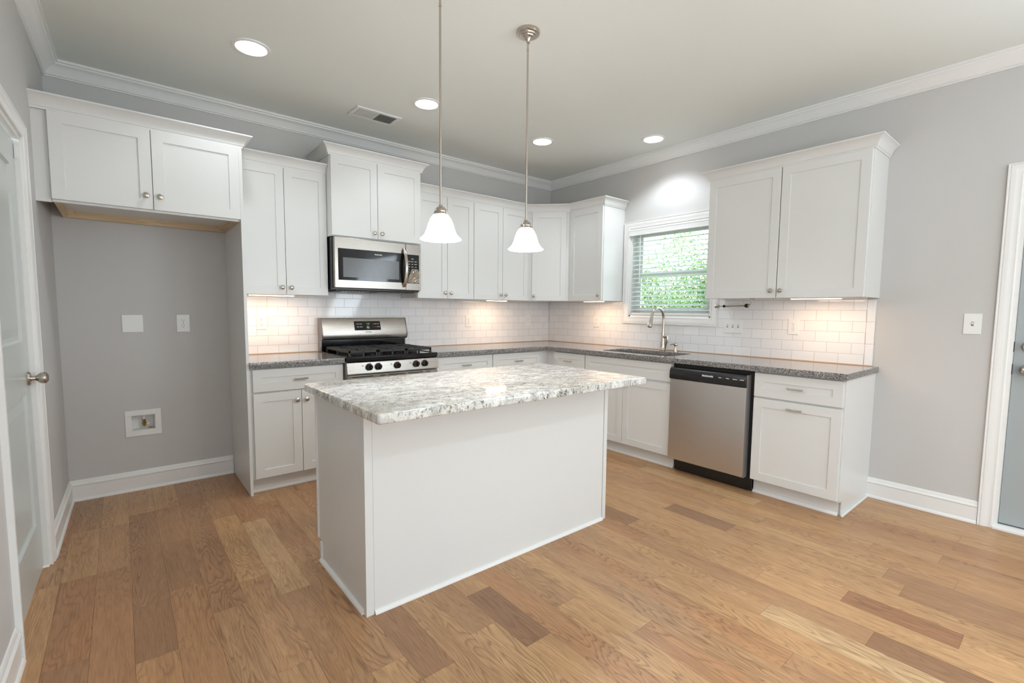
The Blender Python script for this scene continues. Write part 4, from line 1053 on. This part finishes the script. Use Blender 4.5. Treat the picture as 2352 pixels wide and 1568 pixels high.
# ------------------------------------------------------------------ outlets, switches, water box
def plate(name, label, cat, loc, rz, w_, h_, kind, group=None, gang=1):
    c = thing(name, label, cat, loc, rz, group)
    obj('cover_plate', MB().box(-w_/2, w_/2, -0.0055, 0, -h_/2, h_/2), 'plastic', c, bevel=0.0025)
    if kind == 'duplex':
        for s in (-1, 1):
            o_ = obj('socket', MB().lathe([(0.0165, 0), (0.0165, -0.0018), (0, -0.0018)], (0, -0.0055, s*0.0195), 'y', 20), 'plastic', c)
            obj('slots', MB().box(-0.0078, -0.0058, -0.0079, -0.0072, s*0.0195, s*0.0195+0.0085).box(0.0055, 0.0075, -0.0079, -0.0072, s*0.0195+0.001, s*0.0195+0.0078).lathe([(0.0026, 0), (0.0026, -0.0007), (0, -0.0007)], (0, -0.0072, s*0.0195-0.006), 'y', 8), 'slot', o_)
        obj('screw', MB().lathe([(0.003, 0), (0.0028, -0.001), (0, -0.0012)], (0, -0.0055, 0), 'y', 10), 'grey_ink', c)
    elif kind == 'decora':
        o_ = obj('socket', MB().box(-0.0165, 0.0165, -0.0075, -0.005, -0.033, 0.033), 'plastic', c, bevel=0.001)
        sm_ = MB()
        for s in (-1, 1): sm_.box(-0.0078, -0.0058, -0.0080, -0.0073, s*0.0195, s*0.0195+0.0085).box(0.0055, 0.0075, -0.0080, -0.0073, s*0.0195+0.001, s*0.0195+0.0078).lathe([(0.0026, 0), (0.0026, -0.0007), (0, -0.0007)], (0, -0.0073, s*0.0195-0.006), 'y', 8)
        obj('slots', sm_, 'slot', o_)
    elif kind == 'blank':
        mbs = MB()
        for sx in (-0.023, 0.023):
            for sz in (-0.048, 0.048): mbs.lathe([(0.0032, 0), (0.003, -0.001), (0, -0.0012)], (sx, -0.0055, sz), 'y', 10)
        obj('screw', mbs, 'plastic', c)
    elif kind == 'toggle':
        for g_ in range(gang):
            xx = (g_-(gang-1)/2)*0.046
            o_ = obj('toggle', MB().prism([(-0.005, -0.006), (-0.005, 0.006), (-0.016, 0.0095), (-0.016, 0.003)], xx-0.0042, xx+0.0042, 'x'), 'plastic', c, bevel=0.0008)
            obj('slot', MB().box(xx-0.0055, xx+0.0055, -0.0060, -0.0052, -0.012, 0.012), 'grey_ink', o_)
            ms_ = MB()
            for sz in (-0.030, 0.030): ms_.lathe([(0.003, 0), (0.0028, -0.001), (0, -0.0012)], (xx, -0.0055, sz), 'y', 10)
            obj('screw', ms_, 'plastic', c)
    return c
OG = None
plate('wall_plate', 'blank white double wall plate in the empty refrigerator space', 'wall plate', (-3.9185, 0, 1.158), RA, 0.114, 0.118, 'blank')
plate('power_outlet', 'white power outlet on the bare grey wall of the refrigerator space', 'outlet', (-3.634, 0, 1.156), RA, 0.078, 0.124, 'duplex')
plate('power_outlet', 'white power outlet on the tiles left of the gas range', 'outlet', (-3.128, -TT, 1.160), RA, 0.075, 0.116, 'decora', 'outlets on the backsplash')
plate('power_outlet', 'white power outlet on the tiles right of the gas range', 'outlet', (-1.172, -TT, 1.152), RA, 0.075, 0.118, 'duplex', 'outlets on the backsplash')
plate('power_outlet', 'white power outlet on the range wall tiles closest to the corner', 'outlet', (-0.345, -TT, 1.152), RA, 0.075, 0.118, 'decora', 'outlets on the backsplash')
plate('power_outlet', 'white power outlet on the tiles between the corner and the window', 'outlet', (-TT, -0.752, 1.156), RB, 0.075, 0.118, 'decora', 'outlets on the backsplash')
plate('light_switch', 'white triple light switch plate on the tiles right of the window', 'switch', (-TT, -2.236, 1.154), RB, 0.165, 0.116, 'toggle', gang=3)
plate('power_outlet', 'white power outlet on the tiles under the large right wall cabinet', 'outlet', (-TT, -2.702, 1.163), RB, 0.075, 0.116, 'duplex', 'outlets on the backsplash')
plate('light_switch', 'white single light switch on the grey wall beside the exterior door', 'switch', (0, -3.689, 1.213), RB, 0.080, 0.124, 'toggle')

c = thing('water_supply_box', 'white recessed ice maker water box low in the refrigerator space wall', 'water box', (-3.888, 0, 0.469))
fr = MB().box(-0.100, 0.100, -0.006, 0, 0.0535, 0.090).box(-0.100, 0.100, -0.006, 0, -0.090, -0.0535).box(-0.100, -0.0655, -0.006, 0, -0.0535, 0.0535).box(0.0655, 0.100, -0.006, 0, -0.0535, 0.0535)
obj('frame', fr, 'plastic', c, bevel=0.002)
obj('recess', MB().box(-0.0655, 0.0655, 0.080, 0.084, -0.0535, 0.0535).box(-0.0655, -0.0625, 0, 0.08, -0.0535, 0.0535).box(0.0625, 0.0655, 0, 0.08, -0.0535, 0.0535).box(-0.0625, 0.0625, 0, 0.08, -0.0535, -0.0505).box(-0.0625, 0.0625, 0, 0.08, 0.0505, 0.0535), 'plastic', c)
vv = obj('valve', MB().lathe([(0.009, -0.034), (0.010, -0.030), (0.010, -0.022), (0.012, -0.020), (0.012, -0.006), (0.009, -0.004), (0.009, 0.008), (0.0105, 0.010), (0.0105, 0.016), (0, 0.016)], (0.004, 0.045, 0), 'z', 8).tube([(0.012, 0.045, -0.012), (0.024, 0.040, -0.012)], 0.004, 8), 'brass', c, smooth=True)
obj('pipe', MB().lathe([(0.0085, 0.014), (0.0085, 0.0500)], (0.004, 0.045, 0), 'z', 16), 'plastic', vv, smooth=True)
obj('handle', MB().lathe([(0.009, 0), (0.009, -0.004), (0, -0.004)], (0.026, 0.035, -0.012), 'y', 12), 'nickel', vv, smooth=True)
obj('loose_nut', MB().lathe([(0.008, 0), (0.008, 0.010), (0.004, 0.010), (0, 0.010)], (0.036, 0.030, -0.0500), 'z', 6).lathe([(0.005, 0), (0.005, 0.006), (0, 0.006)], (0.052, 0.025, -0.0500), 'z', 6), 'brass', c)

# ------------------------------------------------------------------ paper towel holder under the right wall cabinet
c = thing('paper_towel_holder', 'black and chrome paper towel bar hanging under the large right wall cabinet', 'paper towel holder', (-0.16, -2.30, 1.318), RB)
L_ = 0.255
obj('rod', MB().tube([(-L_/2+0.06, 0, 0), (L_/2-0.03, 0, 0.004)], 0.0045, 10).tube([(-L_/2-0.005, 0, -0.001), (-L_/2+0.065, 0, 0)], 0.0035, 8), 'darknickel', c, smooth=True)
obj('end_knob', MB().lathe([(0.0135, 0), (0.0135, 0.012), (0.009, 0.013), (0.009, 0.018), (0.0135, 0.019), (0.0135, 0.031), (0.005, 0.032), (0, 0.032)], (-L_/2-0.018, 0, -0.001), 'x', 18), 'nickel', c, smooth=True)
obj('collar', MB().lathe([(0.004, 0), (0.012, 0.006), (0.012, 0.012), (0.005, 0.024), (0, 0.024)], (-L_/2+0.045, 0, 0), 'x', 16).lathe([(0.012, 0), (0.0155, 0.004), (0.0155, 0.024), (0, 0.024)], (L_/2-0.030, 0, 0.004), 'x', 16), 'black', c, smooth=True)
wr = MB()
for s in (-1, 1):
    wr.tube([(-L_/2+0.06 + (L_-0.09)*k/8, 0.006*s, 0.002 + s*(0.004+0.012*math.sin(PI*k/8))) for k in range(9)], 0.0011, 6)
obj('spring_wires', wr, 'nickel', c, smooth=True)
br = MB().lathe([(0.013, 0), (0.013, 0.010), (0.008, 0.012), (0, 0.012)], (L_/2-0.006, 0, 0.004), 'x', 16).tube([(L_/2+0.004, 0, 0.006), (L_/2+0.016, 0, 0.020), (L_/2+0.020, 0, 0.056)], 0.0045, 8).box(L_/2+0.008, L_/2+0.032, -0.018, 0.018, 0.055, 0.0755)
obj('bracket', br, 'nickel', c, smooth=True)
